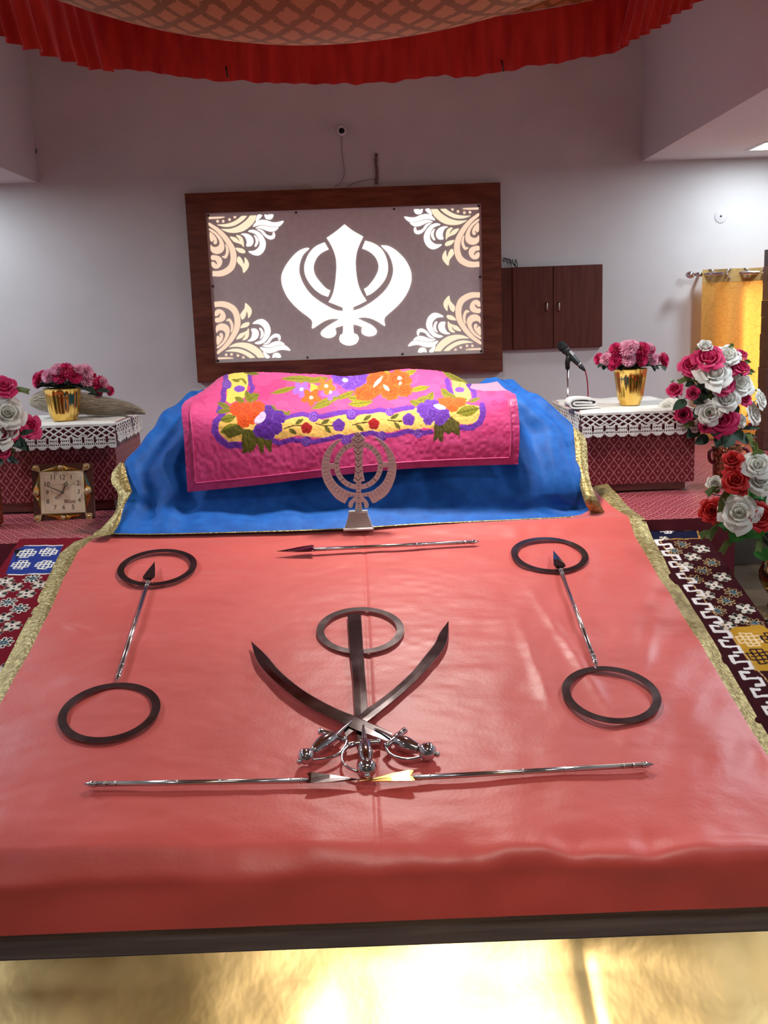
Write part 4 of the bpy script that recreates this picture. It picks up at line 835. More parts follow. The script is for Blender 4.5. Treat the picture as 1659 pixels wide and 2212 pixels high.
# ------------------------------------------------------------------ steel weapons laid out on the sheet
m_blade = noise_vary(mat('dark_mirror_steel', (.26, .22, .22), .2, 1.0), (.19, .16, .16), (.29, .245, .245), 14, 3, rough=(.07, .14))
m_hilt = mat('polished_steel', (.62, .60, .63), .10, 1.0)
m_stl = mat('bright_steel', (.66, .60, .58), .16, 1.0)
m_ring = noise_vary(mat('dull_ring_steel', (.34, .29, .29), .2, 1.0), (.19, .15, .15), (.27, .22, .22), 14, 3, rough=(.16, .28))
def plan(v): return Vector(v)
def ring_mb(cx, cy, ro=.135, ri=.112, dz=.003, tilt=None):
    c0 = onp(cx, cy, dz); n = PN; u = Vector((1, 0, TX)).normalized(); u = (u - n*u.dot(n)).normalized(); v = n.cross(u); mb = MB(); seg = 96; vs = []
    for r, h in ((ro, 0), (ro, .0024), (ri, .0024), (ri, 0)):
        vs += [c0 + (u*math.cos(2*math.pi*k/seg) + v*math.sin(2*math.pi*k/seg))*r + n*h for k in range(seg)]
    fs = [(i*seg + k, i*seg + (k+1) % seg, ((i+1) % 4)*seg + (k+1) % seg, ((i+1) % 4)*seg + k) for i in range(4) for k in range(seg)]
    return mb.add(vs, fs, 0, False), c0
for cx, cy, lb in ((340, 1225.5, 'flat steel ring on the coral sheet around the left arrowhead'), (1187, 1198.5, 'flat steel ring on the coral sheet around the right arrowhead'),
                   (778.5, 1361, 'flat steel ring on the coral sheet around the tip of the straight sword'), (237, 1538, 'flat steel ring on the coral sheet at the tail of the left arrow'),
                   (1320, 1499.5, 'flat steel ring on the coral sheet at the tail of the right arrow')):
    mb, c0 = ring_mb(cx, cy); single('throwing_ring', mb, m_ring, lb, 'steel ring', 'steel rings on the coral sheet', loc=c0)
def arrow(tip, tail, label, gold=False):
    a = onp(*tip, .012); b = onp(*tail, .0095); L_ = (a - b).length; d = (a - b).normalized(); n = (PN - d*PN.dot(d)).normalized(); s_ = d.cross(n)
    t = Thing('arrow', label, 'arrow', onp((tip[0] + tail[0])/2, (tip[1] + tail[1])/2, .001), 'steel arrows on the coral sheet')
    hl = .128; pt = lambda x, y, z: b + d*x + s_*y + n*z
    sh = MB(); sh.tube([pt(.012, 0, 0), pt(L_ - hl + .02, 0, 0)], .0068, 14)
    t.part('shaft', sh, m_stl)
    for x in (.05, .075, .2, .225, .33, L_ - hl - .045, L_ - hl - .02):
        t.part('collar', MB().lathe([(.0068, -.0025), (.0080, -.001), (.0080, .001), (.0068, .0025)], pt(x, 0, 0), 16, axis=d), m_stl)
    t.part('end_tip', MB().lathe([(.0072, .020), (.0086, .014), (.008, .010), (0, -.012)], pt(.008, 0, 0), 16, axis=d), m_hilt)
    # three-finned head, broad at the neck and drawn to a point
    hd = MB(); fr_ = []
    st_ = [(L_ - hl, .021, .0075), (L_ - hl + .004, .0235, .008), (L_ - hl + .05, .0160, .0065), (L_ - hl + .1, .0055, .003), (L_, .0004, .0004)]
    for x, R, r in st_:
        fr_.append([pt(x - (.007 if k % 2 == 0 and x < L_ - hl + .003 else 0), (R if k % 2 == 0 else r)*math.cos(math.pi*k/3 + math.pi/6), max(-.0085 if x < L_ - .03 else -.011, (R*.75 if k % 2 == 0 else r)*math.sin(math.pi*k/3 + math.pi/6))) for k in range(6)])
    vs = [p for r_ in fr_ for p in r_]; m6 = 6
    hd.add(vs, [(i*m6 + k, i*m6 + (k+1) % m6, (i+1)*m6 + (k+1) % m6, (i+1)*m6 + k) for i in range(len(fr_)-1) for k in range(m6)] + [tuple(range(m6))], 0, False)
    t.part('head', hd, mats_gold_reflect if gold else m_blade, 'finned head tinted with gold reflection' if gold else None)
mats_gold_reflect = mat('steel_gold_reflection', (.78, .50, .16), .22, 1.0)  # steel like the other heads; the gold reflection is put into its colour
arrow((597, 1191), (1034, 1170), 'steel arrow lying across the sheet in front of the small emblem stand')
arrow((334, 1213), (253, 1470), 'steel arrow on the left pointing into the upper left ring')
arrow((1195, 1189), (1289, 1438), 'steel arrow on the right pointing into the upper right ring')
arrow((782, 1684), (182, 1694), 'steel arrow along the front with its dark head at the sword pommel')
arrow((776, 1687), (1411, 1651), 'steel arrow along the front with its head tinted with gold reflection at the sword pommel', True)

def blade(t, up, lo, dz, th=.0035, tilt=0.0, gro=True):
    """outline given as two edges from tip to hilt; a shallow diamond cross-section"""
    U_ = np.array(spline(up, 6)); Lw = np.array(spline(lo, 6)); n = 60
    def rs(P):
        d = np.r_[0, np.cumsum(np.hypot(*np.diff(P, axis=0).T))]; s_ = np.linspace(0, d[-1], n); return np.stack([np.interp(s_, d, P[:, k]) for k in (0, 1)], 1)
    U_, Lw = rs(U_), rs(Lw); rows = []
    for i, (a, b) in enumerate(zip(U_, Lw)):
        z = dz + tilt*i/n; r = []
        for k, h in ((0, 0), (.045, .9), (.5, 1), (.955, .9), (1, 0), (.5, -.05)):
            q = a*(1-k) + b*k; r.append(tuple(onp(500 + q[0]/3.19, 1280 + q[1]/3.19, z + th*h)))
        rows.append(r + [r[0]])
    G = np.array(rows); mb = MB().grid(G); mb.sm = [False]*len(mb.sm)
    mb.add([G[0, k] for k in range(6)] , [tuple(range(6))]); mb.add([G[-1, k] for k in range(6)], [tuple(reversed(range(6)))])
    t.part('blade', mb, m_blade)
def hz(pts, z): return [onp(600 + q[0]/4.1475, 1500 + q[1]/4.1475, z if len(q) < 3 else q[2]) for q in pts]
def hilt(t, cross, grip, pom, pr, knob, guard, langet, z):
    pr *= 1.22
    t.part('crossguard', MB().tube(spline(hz(cross, z), 4), [.0092 - .0014*math.sin(math.pi*2*i/12) ** 2 for i in range(len(spline(cross, 4)))], 12), m_hilt)
    g = spline(hz(grip, z + .002), 5); n = len(g); t.part('grip', MB().tube(g, [.0115 + .0085*math.sin(math.pi*(.15 + .75*i/(n-1)))**2 for i in range(n)], 16), m_hilt)
    c0 = hz([pom], z + .004)[0]; ax = (hz([knob], z + .002)[0] - c0).normalized()
    t.part('pommel', MB().lathe([(.006, -pr), (pr*.72, -pr*.72), (pr, -pr*.1), (pr*1.0, pr*.1), (pr*.72, pr*.66), (.006, pr*.9), (0, pr*.9)], c0, 28, axis=ax), m_hilt)
    t.part('pommel_knob', MB().lathe([(.005, 0), (.0075, .002), (.0075, .008), (.005, .011), (0, .011)], c0 + ax*pr*.85, 16, axis=ax), m_hilt)
    g = spline(hz(guard, z - .002), 6); t.part('knuckle_guard', MB().tube(g, .0052, 8, flat=(1, .6)), m_hilt)
    t.part('langet', MB().tube(spline(hz(langet, z), 4), [.009 - .006*i/(len(spline(langet, 4)) - 1) for i in range(len(spline(langet, 4)))], 8, flat=(.6, 1)), m_hilt)
loc = onp(775, 1560, 0)
kh = Thing('straight_sword', 'straight sword pointing away between the two curved swords on the coral sheet', 'sword', loc, 'swords on the coral sheet')
blade(kh, [(798, 150), (812, 400), (830, 550), (842, 740), (852, 900), (866, 1020)], [(893, 143), (905, 330), (918, 520), (936, 740), (934, 860), (930, 1020)], .0062, .003)
hilt(kh, [(635, 458), (700, 440), (780, 432), (920, 424)], [(785, 425), (783, 500), (790, 560), (795, 610)], (800, 662), .0205, (803, 735), [(638, 462), (585, 520), (578, 590), (620, 650), (712, 692)], [(775, 430), (772, 370), (768, 320), (767, 275)], .016)
ts_ = Thing('curved_sword', 'curved sword whose tip points up to the right, hilt at the left', 'sword', loc, 'swords on the coral sheet')
blade(ts_, [(1497, 195), (1435, 275), (1400, 350), (1330, 440), (1240, 550), (1120, 660), (1020, 740), (940, 795), (860, 865), (770, 935)], [(1497, 195), (1484, 345), (1400, 470), (1290, 590), (1160, 710), (1050, 800), (950, 880), (860, 940), (790, 1000)], .010, .003)
hilt(ts_, [(375, 330), (440, 350), (520, 372), (612, 412)], [(520, 375), (450, 410), (380, 460), (318, 515)], (252, 556), .0175, (190, 605), [(620, 415), (600, 470), (545, 535), (440, 575), (300, 590)], [(520, 372), (570, 320), (620, 275), (662, 232)], .018)
tl_ = Thing('curved_sword', 'curved sword whose tip points up to the left, hilt at the right', 'sword', loc, 'swords on the coral sheet')
blade(tl_, [(135, 335), (235, 425), (340, 545), (480, 660), (620, 745), (740, 805), (850, 850), (950, 895), (1110, 965)], [(135, 335), (165, 450), (215, 530), (330, 640), (450, 735), (560, 805), (740, 890), (860, 950), (1085, 1025)], .0138, .003)
hilt(tl_, [(1140, 320), (1090, 360), (1045, 400), (968, 468)], [(1055, 405), (1120, 435), (1190, 465), (1265, 490)], (1345, 512), .0195, (1440, 540), [(962, 470), (1005, 535), (1080, 572), (1180, 585), (1300, 560)], [(1040, 400), (990, 370), (930, 335), (868, 308)], .019)

# small emblem stand
EY = onp(775, 1143).y
es = Thing('emblem_stand', 'small steel emblem on a tapered block in front of the blue cloth', 'emblem stand', onp(775, 1143, .001))
m_emb = noise_vary(mat('engraved_rose_steel', (.90, .78, .75), .38, .2), (.75, .60, .57), (.86, .72, .69), 20, 3, stretch=(1, 1, 8))
m_eng = mat('engraved_line', (.10, .06, .06), .6); m_eng2 = mat('bright_cut', (.95, .92, .9), .15, 1.0)
def ev(q, off=0): return at(650 + q[0]/6.636, 910 + q[1]/6.636, EY - off)
def eshape(pts, o0, th, per=4): 
    return MB().slab([ev(q, o0) for q in spline(pts, per, True)], (0, -1, 0), th)
K = [(815,145),(815,145),(922,243),(922,243),(905,300),(893,400),(883,500),(882,600),(890,720),(915,852),(915,852),(865,862),(865,862),(865,1130),(880,1270),(825,1310),(775,1270),(790,1130),(793,875),(793,875),(750,852),(750,852),(775,720),(780,600),(772,480),(755,380),(740,300),(718,255),(718,255)]
mb = eshape(K, -.004, .007)
def dart(mb, pts, m): mb.add([ev(q, .0036) for q in pts], [tuple(range(len(pts)))], m, False)
def lines(mb, l, wd, m):
    for a, b in zip(l[:-1], l[1:]):
        a, b = np.array(a, float), np.array(b, float); d = (b - a)/np.hypot(*(b - a)); n = np.array([-d[1], d[0]])*wd/2
        dart(mb, [a - n, a + n, b + n, b - n], m)
for k, y in enumerate((205, 290, 370, 460, 550, 640, 730, 830)):
    w_ = (60, 80, 70, 58, 52, 50, 52, 58)[k]; lines(mb, [(820 - w_, y - 30), (822, y + 22), (820 + w_, y - 30)], 9, 1); lines(mb, [(822, y + 45), (824, y + 62)], 12, 1)
for y in (930, 1030, 1110, 1190): lines(mb, [(805, y - 20), (826, y), (850, y - 20)], 7, 1); lines(mb, [(826, y + 30), (828, y + 45)], 9, 1)
es.part('centre_sword', mb, [m_emb, m_eng, m_eng2])
rg = MB(); seg = 72; vs = []
for r, o in ((352, -.004), (352, .0015), (276, .0015), (276, -.004)): vs += [ev((826 + r*math.cos(2*math.pi*k/seg), 633 + r*.985*math.sin(2*math.pi*k/seg)), o) for k in range(seg)]
rg.add(vs, [(i*seg + k, i*seg + (k+1) % seg, ((i+1) % 4)*seg + (k+1) % seg, ((i+1) % 4)*seg + k) for i in range(4) for k in range(seg)], 0, False)
for k in range(30):
    a = 2*math.pi*(k + .5)/30; p = lambda r: (826 + r*math.cos(a), 633 + r*.985*math.sin(a)); i0 = len(rg.f)
    if abs(math.sin(a)) < .93:
        for q0, q1 in ((p(284), p(346)),) if k % 2 else ((p(308), p(322)),):
            q0, q1 = np.array(q0), np.array(q1); d = (q1 - q0)/np.hypot(*(q1 - q0)); n = np.array([-d[1], d[0]])*(5 if k % 2 else 7)
            rg.add([ev(z, .0017) for z in (q0 - n, q0 + n, q1 + n, q1 - n)], [(0, 1, 2, 3)], (2 if k % 4 == 1 else 1), False)
es.part('ring', rg, [m_emb, m_eng, m_eng2])
for pts, f0 in (([(590,265),(560,285),(500,350),(445,450),(418,560),(418,680),(450,800),(520,900),(620,975),(720,1015),(800,1030),(800,1030),(800,1075),(690,1085),(640,1165),(610,1168),(500,1100),(400,980),(330,860),(295,720),(298,600),(330,480),(400,370),(490,290),(570,255)], 0), ([(1055,230),(1120,300),(1190,390),(1235,500),(1250,620),(1240,720),(1190,850),(1110,940),(1010,1005),(860,1035),(860,1035),(860,1080),(970,1080),(1030,1170),(1120,1130),(1230,1050),(1310,920),(1360,770),(1368,620),(1330,480),(1260,370),(1170,280),(1080,230)], 1)):
    mb = eshape(pts, -.003, .004); sp_ = np.array(pts, float); c0 = np.array([826, 620.])
    for a in np.linspace(0, 1, 26):
        ang = math.radians(-62 + 170*a) if f0 else math.radians(242 - 170*a); d = np.array([math.cos(ang), math.sin(ang)]); r0, r1 = 425 + 8*a, 440 + 85*math.sin(a*2.6)**1.0
        q0, q1 = c0 + d*r0, c0 + d*r1; n = np.array([-d[1], d[0]])*2.2
        mb.add([ev(z, .0013) for z in (q0 - n, q0 + n, q1 + n, q1 - n)], [(0, 1, 2, 3)], 1 if int(a*100) % 3 else 2, False)
    es.part('side_sword', mb, [m_emb, m_eng, m_eng2])
for pts in ([(800,1060),(740,1110),(690,1160),(680,1210),(705,1238),(740,1225),(755,1170),(800,1125)], [(850,1060),(910,1100),(960,1160),(972,1215),(940,1245),(910,1225),(900,1170),(850,1130)]): es.part('hilt', eshape(pts, -.0035, .0055), m_emb)
for a, b in (((410, 605), (486, 680)), ((1170, 588), (1246, 660))): es.part('joint', MB().slab([ev(q, -.003) for q in ((a[0], a[1]), (b[0], a[1]), (b[0], b[1]), (a[0], b[1]))], (0, -1, 0), .003), m_emb)
b0 = onp(775, 1143, .0015); tz = ev((830, 1290)).z; s_ = EY/F/6.636; m_base = noise_vary(mat('pale_cast_block', (.56, .50, .46), .45, .3), (.46, .40, .36), (.62, .56, .52), 14, 4)
def fr_(z, w_, d_): return [(b0.x + sx*w_, EY + sy*d_, z) for sx, sy in ((-1, -1), (1, -1), (1, 1), (-1, 1))]
zb = b0.z + .001 ; lv = [fr_(zb, 220*s_, .036), fr_(zb + .006, 222*s_, .037), fr_(zb + .010, 196*s_, .032), fr_(tz - .006, 132*s_, .021), fr_(tz - .004, 140*s_, .024), fr_(tz, 138*s_, .023)]
es.part('base', MB().add([v for l in lv for v in l], [(i*4 + k, i*4 + (k+1) % 4, (i+1)*4 + (k+1) % 4, (i+1)*4 + k) for i in range(5) for k in range(4)] + [(3, 2, 1, 0), (20, 21, 22, 23)], 0, False), m_base)
# ------------------------------------------------------------------ brocade covered box tables with crochet cloths
def lace(P0, P1, drop, n_out, scal=.05, sag=.0):
    """hanging crochet edge: open diamond net above, scalloped solid band with eyelets below; P0-P1 top edge"""
    P0, P1, n_out = Vector(P0), Vector(P1), Vector(n_out); Ln = (P1 - P0).length; d = (P1 - P0)/Ln
    nu, nv = int(Ln/.0022), int(drop/.0022); u = np.linspace(0, Ln, nu); v = np.linspace(0, drop, nv); Uc, Vc = np.meshgrid(u, v)
    a, b = Uc/.040, Vc/.026
    p = np.abs(((a + b) % 1) - .5); q = np.abs(((a - b) % 1) - .5); net = np.maximum(p, q) > .36
    f = Vc/drop; k = Uc/scal; ph = np.abs((k % 1) - .5)*2; bottom = 1 - .16*np.abs(np.sin(k*math.pi))**.5*0 - .14*ph**2
    band = (f > .50 - .05*np.cos(k*2*math.pi)) & (f < bottom)
    eye = ((np.abs(((Uc/.0085) % 1) - .5) < .26) & ((np.abs(f - .66) < .035) | (np.abs(f - .80) < .03)))
    gap = (ph > .80) & (f > .52) & (f < .74)
    m = np.where(f < .10, True, np.where(band, ~eye & ~gap, (f < .52) & net)); m &= f < bottom
    m = m[:-1, :-1] & (f < 1)[:-1, :-1]
    G = np.array([[tuple(P0 + d*uu + n_out*(.006 + .004*math.sin(uu*38) * (vv/drop) + .006*vv/drop) + Vector((0, 0, -vv - sag*math.sin(math.pi*uu/Ln)))) for uu in u] for vv in v])
    return G, m
def box_table(label, x0, x1, y0, y1, ztop, zb, clabel, rot=0.0):
    t = Thing('box_table', label, 'table', ((x0 + x1)/2, (y0 + y1)/2, STG), 'brocade covered box tables')
    o = t.part('cover_front', MB().box((x0, y0, zb), (x1, y0 + .012, ztop - .002)), m_maroon)
    for xe in (x0 - .001, x1 - .012): t.part('cover_side', MB().box((xe, y0 + .001, zb), (xe + .013, y1, ztop - .002)), m_maroon_s)
    t.part('top_board', MB().box((x0, y0, ztop - .012), (x1, y1, ztop)), m_maroon_t)
    t.part('plinth', MB().box((x0 + .03, y0 + .025, STG + .001), (x1 - .03, y1 - .03, zb + .01)), m_wood)
    c_ = Thing('crochet_cloth', clabel, 'tablecloth', ((x0 + x1)/2, (y0 + y1)/2, ztop), 'white crochet cloths')
    X, Y = np.meshgrid(np.linspace(x0 - .010, x1 + .010, 60), np.linspace(y0 - .010, y1, 40)); Z = ztop + .006 + .0025*vnoise(X*18, Y*14, 5) - .010*np.maximum(sstep(y0 + .02, y0 - .012, Y), np.maximum(sstep(x0 + .02, x0 - .012, X), sstep(x1 - .02, x1 + .012, X)))
    c_.part('centre', MB().grid(np.dstack([X, Y, Z])), m_crochet, fix=False)
    G, m = lace((x0 - .010, y0 - .006, ztop + .001), (x1 + .010, y0 - .006, ztop + .001), .105, (0, -1, 0)); mb = MB().grid(G, mask=m); o = c_.part('lace_border', mb, m_crochet, fix=False)
    so = o.modifiers.new('thread', 'SOLIDIFY'); so.thickness = .0025; so.offset = 0
    for xe, nx in ((x0 - .006, -1), (x1 + .006, 1)):
        a_, b_ = ((xe, y0 - .01, ztop + .001), (xe, y1, ztop + .001))
        G, m = lace(a_, b_, .085, (nx, 0, 0)); o = c_.part('lace_border', MB().grid(G, mask=m), m_crochet, fix=False)
        so = o.modifiers.new('thread', 'SOLIDIFY'); so.thickness = .0025; so.offset = 0
    return t
RY, LY = 4.27, 4.29
rt0, rt1 = at(1258, 920, RY).x, at(1501, 930, RY).x; rz_ = at(1258, 893, RY).z
box_table('right box table in maroon diamond brocade, beside the tall rose vase', rt0, rt1, RY, RY + .66, rz_, STG + .035, 'white crochet cloth on the right box table under the folded napkin')
lt1 = at(248, 958, LY).x; lz_ = at(160, 917, LY).z
box_table('left box table in maroon diamond brocade, behind the square clock', lt1 - .62, lt1, LY, LY + .46, lz_, STG + .045, 'white crochet cloth on the left box table under the hair whisk')

# folded napkin
a = at(1222, 856, RY + .20); nz0 = rz_ + .0095
nk = MB(); w_, d_ = at(1283, 855, RY + .2).x - a.x, .115
pth = spline([(w_*.98, .002), (w_*.5, .001), (w_*.12, .002), (.0, .014), (w_*.12, .028), (w_*.5, .030), (w_*.85, .025), (w_*.93, .017), (w_*.84, .010), (w_*.5, .010), (w_*.2, .0105), (w_*.135, .0155), (w_*.2, .0195), (w_*.5, .0185), (w_*.78, .0165)], 5)
th_ = .0040; P_ = np.array(pth)*np.array([1, 1.35]) + np.array([0, .003]); tg = np.gradient(P_, axis=0); tg /= np.linalg.norm(tg, axis=1, keepdims=True); nn = np.stack([-tg[:, 1], tg[:, 0]], 1)
G = np.array([[(a.x + p[0], RY + .10 + d_*s_, nz0 + p[1]) for s_ in np.linspace(0, 1, 5)] for p in np.vstack([P_ + nn*th_, (P_ - nn*th_)[::-1], (P_ + nn*th_)[:1]])])
n_ = len(P_); mb = MB().grid(G)
mb.add([G[i, 0] for i in range(2*n_)], [(i, i+1, 2*n_-2-i, 2*n_-1-i) for i in range(n_-1)], 0, False)
single('folded_napkin', mb, m_linen, 'folded white napkin on the near left corner of the right crochet cloth', 'napkin', loc=(a.x, RY + .1, nz0))

# ------------------------------------------------------------------ flowers
def petal(mb, a0, wd, prof, notch=.12, n=5, m=0, wob=0.0):
    """prof: list of (radius, height) from base to lip"""
    rows = []; k = len(prof)
    for i, (r, z) in enumerate(prof):
        t = i/(k-1); ww = wd*(.45 + .55*math.sin(min(1, t*1.35)*math.pi/2))*(1 - .35*max(0, t - .75)/.25)
        row = []
        for j in range(n):
            s_ = -1 + 2*j/(n-1); a = a0 + ww*s_; rr = r*(1 + wob*s_*t); zz = z - (notch*(abs(s_)**2.2) + .02*math.cos(s_*9 + a0*3))*t*t
            row.append((rr*math.cos(a), rr*math.sin(a), zz))
        rows.append(row)
    mb.grid(np.array(rows), m)
def rose_mesh(name, m, openness, seed, mi=None):
    r_ = random.Random(seed); mb = MB()
    L_ = [(3, .05, .13, .16, .74, 1.25, 0), (4, .10, .26, .30, .72, .95, .02), (5, .14, .42, .52, .62, .80, .10), (5, .16, .58, .80, .46, .72, .16), (6, .18, .66, 1.04, .26, .62, .22)]
    for li_, (n, r0, r1, r2, h, wd, curl) in enumerate(L_):
        if openness < .5 and li_ == 4: continue
        k = .75 + .5*openness if li_ > 1 else 1
        for i in range(n):
            a = 2*math.pi*(i + .35*li_)/n + r_.uniform(-.15, .15); hh = h*(1.25 - .4*openness if li_ > 1 else 1) + r_.uniform(-.05, .05); R2 = r2*k*(1 + r_.uniform(-.10, .06))
            petal(mb, a, wd*(1 + r_.uniform(-.1, .1)), [(r0*.5, -.28 + .03*li_), (r1*.8*k, -.08), (r1*k*1.05, hh*.42), (R2*.93, hh*.82), (R2, hh), (R2*(1.02 + curl), hh - curl*.35)], .14, 6, 0, r_.uniform(-.12, .12))
    mb.ball((0, 0, -.22), .17, 1, 10); 
    for i in range(5): petal(mb, i*1.257, .35, [(.05, -.36), (.2, -.34), (.36, -.24), (.5, -.2)], .1, 4, 1)
    return mb
def flow_mat(name, c1, c2, tr=.25):
    m = noise_vary(mat(name, c1, .6, sheen=.2), c1, c2, 30, 2, lo=.3, hi=.7); nt = m.node_tree
    t = N(m, 'ShaderNodeBsdfTranslucent'); t.inputs[0].default_value = (*c2, 1); x = N(m, 'ShaderNodeMixShader'); x.inputs[0].default_value = tr
    L(m, bsdf(m).outputs[0], x.inputs[1]); L(m, t.outputs[0], x.inputs[2]); L(m, x.outputs[0], nt.nodes['Material Output'].inputs[0]); return m
m_leaf = flow_mat('dark_leaf', (.006, .022, .010), (.014, .05, .018), .1); m_leafb = flow_mat('fresh_leaf', (.03, .19, .028), (.06, .32, .05), .25); m_fern = flow_mat('fern_green', (.10, .17, .03), (.2, .26, .06), .2)
FM = {'w': flow_mat('white_petal', (.80, .79, .72), (.86, .85, .78)), 'm': flow_mat('magenta_petal', (.58, .012, .10), (.70, .025, .16)), 'r': flow_mat('red_petal', (.56, .010, .012), (.66, .018, .018)), 'p': flow_mat('pale_pink_petal', (.86, .42, .56), (.92, .52, .64))}
RM = {}
def mesh_of(mb, name, mats):
    o = mb.build(name, mats, None, (0, 0, 0), True); me = o.data; bpy.data.objects.remove(o); return me
for ckey in 'wmr':
    for v_, op in enumerate((.25, .7, 1.0)): RM[ckey, v_] = mesh_of(rose_mesh('rose', None, op, 11 + v_*7), 'rose', [FM[ckey], m_leaf])
CN = {'w': 'white rose', 'm': 'magenta pink rose', 'r': 'red rose', 'p': 'pale pink flower'}
def place(t, me, name, p, face, r, spin, label=None):
    o = bpy.data.objects.new(name, me); S.collection.objects.link(o); o.parent = t.o
    q = Vector(face).normalized().to_track_quat('Z', 'Y').to_matrix() @ Matrix.Rotation(spin, 3, 'Z')
    o.matrix_local = Matrix.Translation(Vector(p) - t.loc) @ q.to_4x4() @ Matrix.Scale(r, 4)
    if label: o['label'] = label
    return o
def leaf_add(mb, base, tip, wd, up, m=0, fold=.25, droop=.1):
    base, tip, up = Vector(base), Vector(tip), Vector(up); d = tip - base; ln = d.length; d.normalize(); s_ = d.cross(up).normalized(); n = s_.cross(d); rows = []
    for i in range(8):
        t = i/7; ww = wd*(math.sin(math.pi*min(1, t*.97 + .03)**.8))**.85; c_ = base + d*ln*t + n*(-droop*ln*t*t + droop*.5*ln*t)
        rows.append([tuple(c_ + s_*ww*k + n*(abs(k)*ww*fold)) for k in (-1, -.5, 0, .5, 1)])
    mb.grid(np.array(rows), m)
def fern(t, p0, p1, label=None, m=None, n=9, wd=.012):
    p0, p1 = Vector(p0), Vector(p1); mid = (p0 + p1)/2 + Vector((0, 0, .012)); sp_ = [Vector(v) for v in spline([p0, mid, p1], n)]; mb = MB().tube(sp_, .0011, 5)
    for i in range(2, len(sp_) - 1):
        d = (sp_[i+1] - sp_[i-1]).normalized(); s_ = d.cross(Vector((0, -1, .2))).normalized()
        for k in (-1, 1): leaf_add(mb, sp_[i], sp_[i] + (s_*k + d*.7)*wd, wd*.28, Vector((0, -1, .4)))
    t.part('fern_sprig', mb, m or m_fern, label, fix=False)
def bouquet(t, core, flowers, Yc, org, scl, leaves, mleaf, spread=1.0, mouth=None):
    """flowers: (colour, x, y, r) in crop coordinates; each sits around core and looks outward and to the front"""
    core = Vector(core); stems = MB(); mouth = Vector(mouth); rr = random.Random(int(core.x*1000))
    for c_, x, y, r in flowers:
        px, py = org[0] + x/scl, org[1] + y/scl; R = r/scl*Yc/F; q = at(px, py, Yc); off = q - core; dx = math.hypot(off.x, off.z*.6)
        yo = -math.sqrt(max(0, (.13*spread)**2 - dx*dx*.55)) + rr.uniform(-.012, .012); p = at(px, py, Yc + yo)
        face = (p - (core + Vector((0, .04, -.10)))).normalized()*.9 + Vector((0, -.75, .25)) + Vector((rr.uniform(-.25, .25), 0, rr.uniform(-.2, .3)))
        v_ = rr.choice((0, 1, 1, 2)); place(t, RM[c_, v_], 'rose', p, face, R*(1.0 if v_ else 1.12), rr.uniform(0, 6.28), CN[c_])
        fd = face.normalized(); stems.tube(spline([p - fd*R*.3, p - fd*R*1.6 + Vector((0, .02, -.01)), (core + p)/2 + Vector((0, .03, -.04)), mouth], 4), .002, 6)
    t.part('stems', stems, m_leaf)
    mb = MB()
    for x, y, x2, y2, wd, k in leaves:
        b = at(org[0] + x/scl, org[1] + y/scl, Yc + k); e = at(org[0] + x2/scl, org[1] + y2/scl, Yc + k - .03); leaf_add(mb, b, e, wd, Vector((rr.uniform(-.4, .4), -1, .45)))
    for i in range(70):                                  # inner leaves filling the bunch
        a = rr.uniform(0, 6.28); e_ = rr.uniform(-.7, 1.2); d = Vector((math.cos(a)*math.cos(e_), math.sin(a)*math.cos(e_), math.sin(e_))); rad = .085*spread
        b = core + d*rad*.35 + Vector((0, .02, 0)); leaf_add(mb, b, core + Vector((d.x*rad*1.25, d.y*rad, d.z*rad*1.35)), .020, Vector((0, -.6, .8)))
    t.part('foliage', mb, mleaf, fix=False)

# tall bouquet of white and magenta roses in a copper vase, right
VY = 4.33; vb = Vector((at(1570, 1000, VY).x, VY, STG + .002)); vtop = at(1570, 962, VY).z
tb = Thing('rose_bouquet', 'tall bouquet of white and magenta roses in copper vase before the curtain', 'flower arrangement', vb)
H = vtop - vb.z; m_cop = mat('hammered_copper', (.40, .17, .09), .28, .9); vo = N(m_cop, 'ShaderNodeTexVoronoi'); vo.inputs['Scale'].default_value = 55
tc = N(m_cop, 'ShaderNodeTexCoord'); L(m_cop, tc.outputs['Object'], vo.inputs['Vector']); bp = N(m_cop, 'ShaderNodeBump'); bp.inputs['Strength'].default_value = .9; bp.inputs['Distance'].default_value = .012; bp.invert = True
L(m_cop, vo.outputs['Distance'], bp.inputs['Height']); L(m_cop, bp.outputs[0], bsdf(m_cop).inputs['Normal'])
tb.part('vase', MB().lathe([(.045, 0), (.055, .006), (.058, H*.3), (.060, H*.6), (.063, H*.9), (.068, H), (.062, H), (.055, H*.9), (.0, H*.88)], vb, 40), m_cop)
for sx in (-1, 1):
    tb.part('handle', MB().tube(spline([vb + Vector((sx*.062, -.01, H*.93)), vb + Vector((sx*.083, -.02, H*.86)), vb + Vector((sx*.080, -.02, H*.66)), vb + Vector((sx*.060, -.01, H*.58))], 5), .008, 10), m_velvet, 'dark maroon handle')
O7, S7 = (1420, 730), 6.94
FL = [('w',715,150,120),('w',1040,280,150),('w',845,545,175),('w',600,555,125),('w',1230,700,165),('w',1020,930,155),('w',165,1080,125),('w',780,1120,150),('w',1420,1140,150),('w',1210,1250,125),('w',1530,930,125),
      ('m',760,330,180),('m',500,425,135),('m',1235,290,120),('m',1240,480,145),('m',1090,480,100),('m',980,720,135),('m',290,810,145),('m',535,835,120),('m',1285,910,110),('m',385,1150,150),('m',965,1210,170),('m',715,1340,110),('m',1390,1320,90)]
